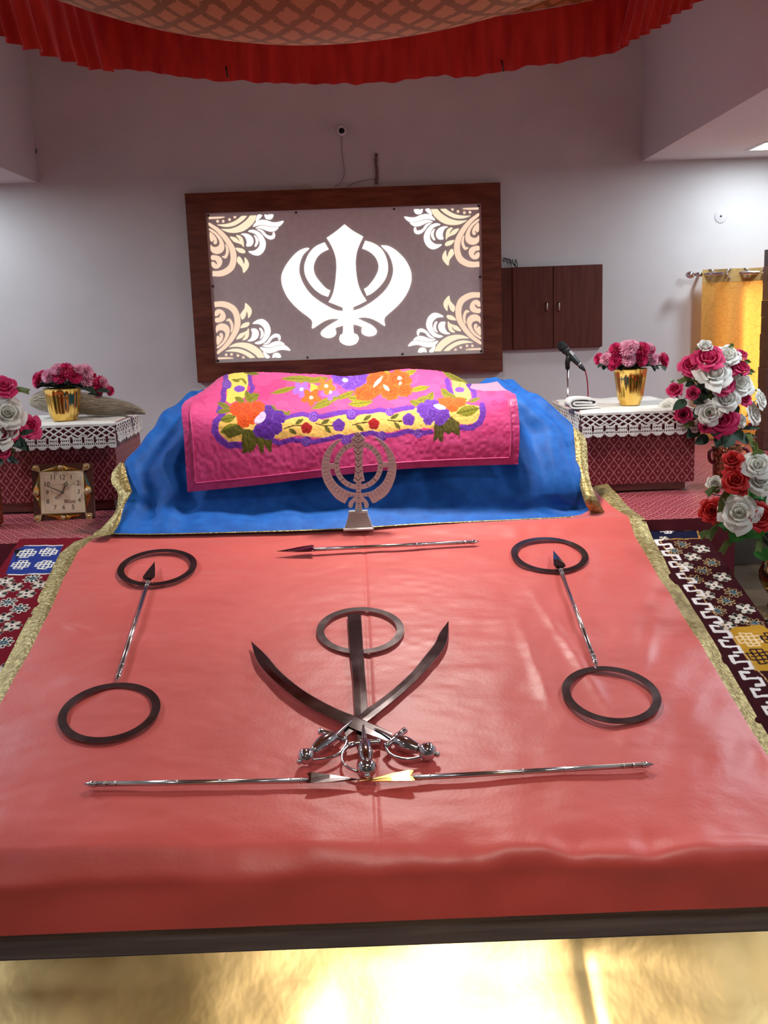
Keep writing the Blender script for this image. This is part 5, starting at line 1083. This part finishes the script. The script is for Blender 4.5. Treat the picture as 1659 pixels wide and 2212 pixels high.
LV = [(760,870,540,985,.024,-.10),(430,940,230,1080,.022,-.10),(620,1330,440,1500,.028,-.06),(760,1480,560,1585,.024,-.07),(1000,1440,880,1640,.030,-.10),(1100,1450,1010,1650,.030,-.10),(1220,1440,1360,1600,.028,-.06),(900,1360,830,1470,.022,-.11),(1150,1400,1280,1540,.026,-.09),(560,680,420,720,.02,-.07),(700,690,620,760,.02,-.08),(1130,1050,1220,1130,.022,-.10),(620,1060,560,1200,.02,-.1),(1250,1350,1560,1350,.010,-.02),(1300,1440,1500,1490,.010,-.02)]
bouquet(tb, at(1420 + 850/6.94, 730 + 800/6.94, VY), FL, VY, O7, S7, LV, m_leaf, 1.0, vb + Vector((0, 0, H)))
for a_, b_, c_ in (((1090,240),(1110,120),None),((720,250),(600,190),None),((540,560),(400,560),None),((1330,820),(1450,800),None),((1330,1440),(1420,1580),None),((600,1330),(420,1330),None),((1050,1100),(1140,1080),None),((760,880),(800,960),None),((1300,430),(1360,370),None),((1330,560),(1420,520),None),((640,640),(320,660),None)):
    fern(tb, at(O7[0] + a_[0]/S7, O7[1] + a_[1]/S7, VY - .07), at(O7[0] + b_[0]/S7, O7[1] + b_[1]/S7, VY - .09))
q = at(1420 + 220/6.94, 730 + 640/6.94, VY - .08); tb.part('seed_head', MB().ball(q, .009, 0, 10), mat('grey_green_bud', (.35, .42, .33), .8))

# front bouquet of red and white roses in a brass vase, cut by the right edge
FYY = 3.42; fb = atz(1684, 1312, LEDG + .002); FYY = fb.y; vt = at(1684, 1205, FYY).z; H = vt - fb.z
rb = Thing('rose_bouquet', 'bouquet of red and white roses in round brass vase at right edge', 'flower arrangement', fb)
m_brassv = mat('polished_brass', (.36, .25, .10), .14, 1.0)
rb.part('vase', MB().lathe([(.040, 0), (.044, .006), (.030, .022), (.028, .036), (.050, .06), (.072, .10), (.074, .13), (.060, .165), (.034, .185), (.030, H*.98), (.038, H), (.030, H), (.0, H - .01)], fb, 40), m_brassv)
O8, S8 = (1480, 960), 5.82
FL = [('r',590,220,145),('r',630,455,135),('r',340,830,130),('r',935,910,145),('w',905,270,120),('w',945,470,150),('w',375,510,120),('w',520,800,85),('w',680,870,160),('w',625,1030,60),('r',1250,350,140),('w',1250,700,150),('r',700,600,80),('r',1200,1000,130)]
LV = [(560,960,380,990,.03,-.08),(600,950,480,1080,.034,-.08),(720,1010,570,1230,.034,-.1),(760,1020,700,1180,.04,-.1),(860,1000,950,1190,.04,-.1),(820,1000,800,1160,.036,-.11),(760,420,700,560,.035,-.1),(780,560,850,660,.036,-.1),(640,560,480,660,.022,-.08),(640,680,540,790,.022,-.09),(690,740,680,640,.016,-.09),(980,1300,1010,1470,.034,-.05),(1050,860,980,1010,.034,-.1),(900,560,820,670,.03,-.1)]
bouquet(rb, at(1480 + 900/5.82, 960 + 700/5.82, FYY), FL, FYY, O8, S8, LV, m_leafb, 1.1, fb + Vector((0, 0, H)))
for a_, b_ in (((880,220),(780,420)),((420,1050),(300,1180)),((340,1170),(200,1150)),((440,600),(280,620)),((600,1230),(460,1350)),((960,1190),(920,1330)),((470,700),(450,840)),((560,640),(480,680)),((990,160),(870,140)),((900,150),(850,0))):
    fern(rb, at(O8[0] + a_[0]/S8, O8[1] + a_[1]/S8, FYY - .11), at(O8[0] + b_[0]/S8, O8[1] + b_[1]/S8, FYY - .13))

# bouquet cut by the left edge
LYY = 4.04; lb0 = Vector((at(-34, 1000, LYY).x, LYY, STG + .002)); vt = at(-34, 990, LYY).z; H = vt - lb0.z
lb = Thing('rose_bouquet', 'bouquet of magenta and cream flowers cut off by the left edge', 'flower arrangement', lb0)
lb.part('vase', MB().lathe([(.04, 0), (.05, .006), (.052, H*.6), (.058, H), (.05, H), (0, H - .01)], lb0, 32), m_cop)
O9, S9 = (0, 720), 3.95
FL = [('m',30,465,90),('m',245,800,75),('m',90,825,85),('m',20,1000,85),('w',60,690,115),('w',10,865,85),('w',60,590,60),('m',-150,620,110),('w',-140,820,110),('m',-180,950,100)]
LV = [(120,880,230,1000,.022,-.09),(90,900,180,960,.024,-.09),(150,900,250,1010,.018,-.08),(60,1060,160,1105,.014,-.08),(10,600,40,560,.02,-.07),(0,560,40,640,.02,-.08),(20,1080,-60,1130,.02,-.08),(170,860,290,830,.012,-.09)]
bouquet(lb, at(-34, 720 + 780/3.95, LYY), FL, LYY, O9, S9, LV, m_leaf, .95, lb0 + Vector((0, 0, H)))
fern(lb, at(20, 850, LYY - .07), at(62, 846, LYY - .08), None, m_fern, 7); fern(lb, at(12, 985, LYY - .08), at(30, 975, LYY - .09), None, m_fern, 6)

# gold pots of pink flowers
def mum_mesh(n_rings, seed, thin):
    r_ = random.Random(seed); mb = MB().ball((0, 0, .06), .42, 0, 12, (1, 1, .8))
    for k in range(n_rings):
        ph = math.radians(4 + 98*k/(n_rings-1)); n = max(5, int((7 if thin else 5) + (21 if thin else 11)*math.sin(min(ph, 1.57)))); ln = .78 + .22*math.sin(min(ph, 1.57))
        for i in range(n):
            a = 2*math.pi*(i + .5*(k % 2))/n + r_.uniform(-.12, .12); w_ = .12 if thin else .17; p2 = ph + r_.uniform(-.08, .08); rows = []
            for j in range(5):
                t = j/4; rr = ln*(.35 + .65*t); q = p2*(.85 + .15*t); ww = w_*math.sin(math.pi*(.15 + .75*t)); lift = (.05 if thin else .12)*t*t
                c_ = (rr*math.sin(q)*math.cos(a), rr*math.sin(q)*math.sin(a), rr*math.cos(q)*.72 + lift); s_ = (-math.sin(a)*ww, math.cos(a)*ww)
                rows.append([(c_[0] - s_[0], c_[1] - s_[1], c_[2] + .05), c_, (c_[0] + s_[0], c_[1] + s_[1], c_[2] + .05)])
            mb.grid(np.array(rows))
    return mb
MM = {'m': mesh_of(mum_mesh(6, 3, False), 'flower', [FM['m']]), 'p': mesh_of(mum_mesh(8, 5, True), 'flower', [FM['p']])}
def gold_pot(label, base, rb_, rt_, h, flowers, Yc, org, scl, leaves, ctr):
    t = Thing('flower_pot', label, 'flower pot', base, 'gold flower pots on the box tables')
    t.part('pot', MB().lathe([(rb_*.80, 0), (rb_*.86, .004), (rb_*.88, h*.10), (rb_*1.0, h*.16), (rb_*1.04, h*.24), (rb_ + (rt_ - rb_)*.7, h*.75), (rt_*.97, h*.97), (rt_*1.05, h), (rt_*.98, h), (rt_*.9, h*.9), (0, h*.88)], base, 96, flute=.035, nfl=20), m_gold)
    ctr = Vector(ctr); r_ = random.Random(5); mb = MB()
    for c_, x, y, r in flowers:
        px, py = org[0] + x/scl, org[1] + y/scl; q = at(px, py, Yc); dx = q.x - ctr.x; yo = -math.sqrt(max(0.0, .0062 - dx*dx*.45)); p = at(px, py, Yc + yo)
        face = Vector((dx*8, -.75, (p.z - ctr.z)*9 + .35)); place(t, MM[c_], 'flower', p, face, r/scl*Yc/F*1.05, r_.uniform(0, 6), 'magenta flower' if c_ == 'm' else CN['p'])
        mb.tube([p, (p + ctr)/2 + Vector((0, .02, -.02)), base + Vector((0, 0, h))], .0022, 6)
    for k in range(9):                                   # back of the dome, seen only from the side
        a = math.pi*(k + .5)/9; p = ctr + Vector((.105*math.cos(a), .07*math.sin(a) + .01, -.012 + .012*(k % 2))); place(t, MM['m' if k % 2 else 'p'], 'flower', p, (math.cos(a), math.sin(a), .7), .036, k, 'magenta flower' if k % 2 else CN['p'])
    for x, y, x2, y2, wd in leaves:
        b = at(org[0] + x/scl, org[1] + y/scl, Yc - .04); e = at(org[0] + x2/scl, org[1] + y2/scl, Yc - .06); leaf_add(mb, b, e, wd, Vector((r_.uniform(-.5, .5), -.5, .8)), fold=.4)
    for k in range(26):
        a = 2*math.pi*k/26; b = base + Vector((.03*math.cos(a), .03*math.sin(a), h + .004)); leaf_add(mb, b, b + Vector((.085*math.cos(a), .075*math.sin(a), .010 + .012*(k % 3))), .020, Vector((0, 0, 1)), fold=.3)
    t.part('foliage', mb, m_leaf, fix=False)
    return t
PYR = RY + .22; pb = at(1361, 857, PYR); pb = Vector((pb.x, PYR, rz_ + .0085)); h = at(1361, 796, PYR).z - pb.z
O5, S5 = (1180, 700), 5.53
FL = [('m',640,420,75),('m',830,300,80),('m',830,440,85),('m',790,500,60),('m',1150,300,90),('m',1130,430,85),('m',1390,430,90),('m',1400,490,60),('m',1250,300,60),('p',970,300,110),('p',1030,260,80),('p',720,430,85),('p',980,425,90),('p',1265,420,85),('p',1230,275,60),('p',1330,400,50)]
LV = [(700,480,610,520,.014),(720,490,680,550,.014),(860,480,900,560,.014),(1250,480,1300,570,.016),(1380,500,1420,560,.014),(1240,480,1350,540,.014),(930,470,1010,500,.012),(1000,350,1080,370,.012),(780,500,740,545,.012)]
gold_pot('gold pot of pink flowers on the right box table', pb, .052, .072, h, FL, PYR, O5, S5, LV, (pb.x, PYR, pb.z + h + .045))
PYL = LY + .13; pb = at(141, 910, PYL); pb = Vector((pb.x, PYL, lz_ + .0085)); h = at(141, 838, PYL).z - pb.z
O4, S4 = (0, 580), 5.03
FL = [('m',420,1200,75),('m',410,1245,60),('m',650,1175,85),('m',720,1110,85),('m',810,1180,80),('m',1080,1260,95),('m',1190,1330,55),('m',1015,1165,35),('p',530,1170,80),('p',630,1100,75),('p',930,1120,85),('p',850,1100,60),('p',945,1225,80),('p',1120,1240,60),('p',1150,1290,50),('m',1060,1340,60)]
LV = [(560,1240,420,1290,.02),(600,1230,700,1290,.022),(560,1250,520,1300,.016),(780,1260,1000,1330,.022),(900,1290,1050,1360,.02),(1050,1330,1200,1340,.014),(950,1360,1120,1390,.010),(480,1270,400,1310,.014)]
gold_pot('gold pot of pink flowers on the left box table', pb, .060, .078, h, FL, PYL, O4, S4, LV, (pb.x, PYL, pb.z + h + .045))

# white hair whisk lying behind the left pot
WY = LY + .27
hw = Thing('hair_whisk', 'beige long-haired whisk lying behind the gold pot on the left table', 'whisk', (at(190, 900, WY).x, WY, lz_ + .01))
axp = [at(66, 868, WY), at(95, 866, WY), at(140, 868, WY), at(190, 873, WY), at(240, 884, WY), at(285, 897, WY), at(316, 915, WY - .02)]
rad = [.020, .048, .055, .050, .040, .026, .006]; s_ = np.array(spline([(*p, r) for p, r in zip(axp, rad)], 8)); rs_ = [max(.004, v[3]) for v in s_]
cz = [Vector((v[0], v[1], max(lz_ + .011 + r_ * .94, v[2] - .0) if i < len(s_) - 8 else lz_ + .011 + r_*.9)) for i, (v, r_) in enumerate(zip(s_, rs_))]
m_hair = noise_vary(mat('beige_hair', (.42, .34, .24), .8, sheen=.5), (.34, .27, .18), (.55, .47, .36), 40, 4, stretch=(.6, 5, 5), bump=.5, bscale=90)
body = MB().tube(cz, [r_*.93 for r_ in rs_], 20); hw.part('hair_bundle', body, m_hair)
hr = MB()
for i in range(1500):
    k = rng.integers(1, len(cz) - 6); a = rng.uniform(0, 2*math.pi); c0 = cz[k]; r0 = rs_[k]
    o_ = lambda kk, rr: cz[kk] + Vector((0, math.cos(a), math.sin(a)))*rr
    k1 = min(k + 3, len(cz)-1); k2 = min(k + 6, len(cz)-1); p0, p1, p2 = o_(k, r0*.96), o_(k1, rs_[k1]*1.01 + .002), o_(k2, rs_[k2]*1.0 + rng.uniform(0, .010))
    for p in (p1, p2): p.z = max(p.z, lz_ + .011)
    sd = Vector((0, -math.sin(a), math.cos(a)))*.0007; hr.add([p0 - sd, p0 + sd, p1 + sd, p1 - sd, p2], [(0, 1, 2, 3), (3, 2, 4)])
h_ = hw.part('loose_hair', hr, m_hair, fix=False); h_['kind'] = 'stuff'

# ------------------------------------------------------------------ square clock
KY = 4.11; ks = 155/1659
def kp(x, y, off=0): return at(60 + x*ks, 990 + y*ks, KY - off + .03*(y - 1450)/-1350)
kb = kp(820, 1450)
ck = Thing('clock', 'square gold and bronze clock standing on the stage before the left box table', 'clock', (kb.x, KY, STG + .001))
kn = (kp(100, 1400) - kp(100, 200)).cross(kp(1400, 200) - kp(100, 200)).normalized(); kn = kn if kn.y < 0 else -kn
ux, uy = (kp(1400, 800) - kp(200, 800)).normalized(), (kp(800, 200) - kp(800, 1300)).normalized()
mm = kp(1, 0).x - kp(0, 0).x
ck.part('back_plate', MB().slab([kp(*q) - kn*.02 for q in ((78, 140), (1478, 95), (1548, 1425), (152, 1478))], kn, .02), m_bronze)
ck.part('stand_leg', MB().tube([kp(820, 700) - kn*.02, Vector((kb.x, KY + .10, STG + .006))], .006, 8), m_dark)
rim = MB().slab([kp(*q) + kn*.0005 for q in ((270, 305), (1300, 275), (1355, 1255), (320, 1300))], kn, .006); ck.part('dial_rim', rim, mat('pale_gold_rim', (.62, .47, .26), .3, .6))
ck.part('dial', MB().slab([kp(*q) + kn*.006 for q in ((300, 325), (1285, 300), (1335, 1235), (335, 1275))], kn, .002), m_cream)
m_kg = mat('bright_gold_trim', (.85, .60, .18), .14, 1.0)
for tri in ([(300, 300), (710, 165), (760, 290)], [(1270, 275), (820, 160), (790, 285)], [(255, 340), (130, 740), (285, 790)], [(310, 1220), (165, 880), (290, 850)], [(1305, 310), (1470, 700), (1320, 760)], [(1350, 1190), (1480, 830), (1325, 800)], [(340, 1300), (770, 1440), (800, 1300)], [(1320, 1280), (900, 1430), (880, 1300)]):
    c_ = np.mean(np.array(tri, float), 0); a_, b_, d_ = [kp(*q) + kn*.001 for q in tri]; top = kp(*c_) + kn*.011
    ck.part('gold_wedge', MB().add([a_, b_, d_, top], [(0, 1, 3), (1, 2, 3), (2, 0, 3), (2, 1, 0)], 0, False), m_kg)
for pts, st_ in (([(105, 270), (125, 185), (170, 158), (240, 165), (300, 330)], (182, 232)), ([(1300, 130), (1380, 115), (1430, 145), (1440, 215), (1415, 255), (1268, 295)], (1365, 190)), ([(172, 1420), (165, 1360), (200, 1320), (340, 1295), (315, 1440), (240, 1465)], (235, 1390)), ([(1340, 1265), (1480, 1260), (1508, 1300), (1490, 1390), (1420, 1412), (1375, 1390)], (1428, 1335))):
    o = ck.part('corner_bracket', MB().slab([kp(*q) + kn*.001 for q in pts], kn, .009), mat('satin_gold', (.60, .42, .22), .4, .5) if 'satin_gold' not in bpy.data.materials else bpy.data.materials['satin_gold'])
    ck.part('stud', MB().lathe([(mm*40, 0), (mm*40, .002), (mm*20, .004), (0, .004)], kp(*st_) + kn*.010, 16, axis=kn), m_kg, None, o)
for q, rx in (((768, 215), 52), ((205, 808), 70), ((1405, 755), 75), ((838, 1370), 52)):
    ck.part('roundel', MB().lathe([(mm*rx, 0), (mm*rx, .012), (mm*rx*.9, .014), (0, .014)], kp(*q) + kn*.001, 24, axis=kn), bpy.data.materials['satin_gold'])
nm = MB()
for s_, x, y in (('11', 595, 445), ('12', 808, 438), ('1', 1018, 432), ('2', 1178, 570), ('3', 1188, 770), ('4', 1205, 965), ('5', 1062, 1125), ('6', 848, 1132), ('7', 648, 1140), ('8', 480, 1000), ('9', 465, 795), ('10', 455, 598)):
    v, f = text_mb(s_, mm*150, kp(x, y) + kn*.0085, ux, uy, 0); nm.add(v, f, 0, False)
ck.part('numerals', nm, m_ink, fix=False)
lg = MB(); v, f = text_mb('Aror', mm*88, kp(1035, 975) + kn*.0085, ux, uy, 0); lg.add(v, f, 0, False)
def kline(mb, a, b, w_, off=.0085, w2=None):
    a, b = kp(*a) + kn*off, kp(*b) + kn*off; d = (b - a).normalized(); n = d.cross(kn)*mm*w_/2; n2 = d.cross(kn)*mm*(w2 if w2 is not None else w_)/2; mb.add([a - n, a + n, b + n2, b - n2], [(0, 1, 2, 3)], 0, False)
kline(lg, (945, 1015), (1115, 1010), 14); kline(lg, (862, 955), (935, 955), 10); kline(lg, (862, 1015), (940, 1015), 14); kline(lg, (866, 950), (868, 1020), 14); kline(lg, (932, 950), (934, 1020), 14); kline(lg, (885, 985), (918, 985), 34)
ck.part('dial_lettering', lg, mat('brown_print', (.16, .06, .03), .5), fix=False)
fl = MB()
for a_, b_ in (((385, 375), (1230, 350)), ((1230, 350), (1270, 1200)), ((1270, 1200), (420, 1225)), ((420, 1225), (385, 375)), ((570, 610), (1100, 590)), ((1100, 590), (1120, 1040)), ((1120, 1040), (570, 1060)), ((570, 1060), (570, 610))): kline(fl, a_, b_, 4, .0083)
kline(fl, (760, 600), (860, 600), 10, .0084)
ck.part('dial_lines', fl, mat('faint_line', (.38, .28, .18), .5), fix=False)
m_hand = mat('dark_hand', (.10, .07, .05), .35)
h1 = MB(); kline(h1, (815, 785), (640, 710), 26, .011, 20); kline(h1, (640, 710), (375, 610), 20, .011, 6); ck.part('minute_hand', h1, m_hand, fix=False)
h2 = MB(); kline(h2, (815, 785), (880, 640), 26, .0105, 24); kline(h2, (905, 565), (935, 505), 16, .0105, 5)
c0 = kp(895, 605) + kn*.0105; r0 = mm*42; h2.tube([c0 + (ux*math.cos(a) + uy*math.sin(a))*r0 for a in np.linspace(0, 2*math.pi, 21)], mm*9, 6); ck.part('hour_hand', h2, m_hand, fix=False)
h3 = MB(); kline(h3, (660, 905), (1110, 550), 11, .012, 5); h3.lathe([(mm*16, 0), (mm*16, .001), (0, .001)], kp(665, 905) + kn*.0115, 12, axis=kn); h3.lathe([(mm*34, 0), (mm*30, .004), (0, .004)], kp(820, 785) + kn*.0105, 16, axis=kn); ck.part('second_hand', h3, m_hand, fix=False)

# ------------------------------------------------------------------ microphone on its stand behind the right table
MY = 5.18
a, b = at(1207, 741, MY), at(1264, 801, MY - .03); ax = (b - a).normalized(); Ln = (b - a).length
mc = Thing('microphone', 'black hand microphone clipped slanting on the stand behind the right table', 'microphone', (a + b)/2)
m_mesh = noise_vary(mat('mic_mesh', (.03, .03, .032), .45, .6), (.01, .01, .011), (.05, .05, .052), 300, 1, bump=.5, bscale=600); m_mb = mat('mic_body', (.022, .028, .027), .32)
mc.part('grille', MB().lathe([(0, -.004), (.014, 0), (.022, .010), (.0245, .024), (.0235, .036), (.019, .046)], a, 28, axis=ax), m_mesh)
mc.part('body', MB().lathe([(.020, .044), (.0225, .046), (.0225, .054), (.0185, .062), (.017, .10), (.0135, Ln*.74), (.013, Ln*.76)], a, 28, axis=ax), m_mb)
mc.part('silver_ring', MB().lathe([(.0138, Ln*.755), (.0142, Ln*.76), (.0142, Ln*.785), (.0138, Ln*.79)], a, 24, axis=ax), m_chrome, 'silver ring')
mc.part('plug', MB().lathe([(.0125, Ln*.785), (.0125, Ln*.86), (.010, Ln*.9), (.0055, Ln), (0, Ln)], a, 20, axis=ax), m_mb)
sid = ax.cross(Vector((0, 1, 0))).normalized(); sid = sid if sid.z > 0 else -sid; fr = (Vector((0, -1, 0)) - ax*Vector((0, -1, 0)).dot(ax)).normalized(); dd_ = (sid*.6 + fr*.8).normalized()
mk_ = MB()
for k in range(3):
    o_ = a + ax*(.070 + .009*k) + dd_*.0188; w_ = ax.cross(dd_).normalized()*.009; mk_.add([o_ - w_, o_ + w_, o_ + w_*.8 + ax*.006, o_ - w_*.8 + ax*.006], [(0, 1, 2, 3)], 0, False)
mc.part('white_marks', mk_, m_white, 'small white printed marks', fix=False)
cp_ = at(1225, 778, MY + .0); base = Vector((cp_.x + .004, MY, STG + .002))
ms = Thing('microphone_stand', 'slim metal microphone stand behind the right box table', 'microphone stand', base)
ms.part('clip', MB().tube([a + ax*Ln*.42 - Vector((0, 0, .002)), cp_ + Vector((.001, 0, -.012)), cp_ + Vector((.003, 0, -.045))], [.018, .013, .0115], 14), m_dark)
ms.part('pole', MB().tube([cp_ + Vector((.003, 0, -.04)), base + Vector((0, 0, .02))], .0055, 14), m_chrome)
ms.part('base', MB().lathe([(.11, 0), (.11, .012), (.03, .022), (0, .022)], base, 32), m_dark)
cb = [b, at(1268, 818, MY - .02), at(1270, 842, MY), Vector((at(1270, 842, MY).x + .01, MY + .02, STG + .25)), Vector((at(1270, 842, MY).x + .05, MY + .05, STG + .006)), Vector((at(1270, 842, MY).x + .25, MY + .2, STG + .006))]
single('microphone_cable', MB().tube(spline(cb, 8), .0032, 8), mat('red_cable', (.42, .02, .06), .5), 'thin red cable hanging from the microphone', 'cable')

# glittering foil on the step beside the carpet
fo = MB(); c0 = atz(1622, 1318, LEDG); nx_, ny_ = 26, 20; X, Y = np.meshgrid(np.linspace(-.16, .02, nx_), np.linspace(-.14, .16, ny_)); R_ = rng.random(X.shape)
fo.grid(np.dstack([c0.x + X + .01*R_, c0.y + Y + .008*rng.random(X.shape), LEDG + .003 + .028*R_*np.exp(-((X + .06)/.09)**2 - (Y/.12)**2)])); fo.sm = [False]*len(fo.sm)
single('foil_wrapper', fo, mat('clear_gold_foil', (.50, .38, .22), .12, .8), 'crumpled shiny foil on the stone step beside the brass vase', 'foil', fix=False, loc=c0)
bpy.context.view_layer.update()
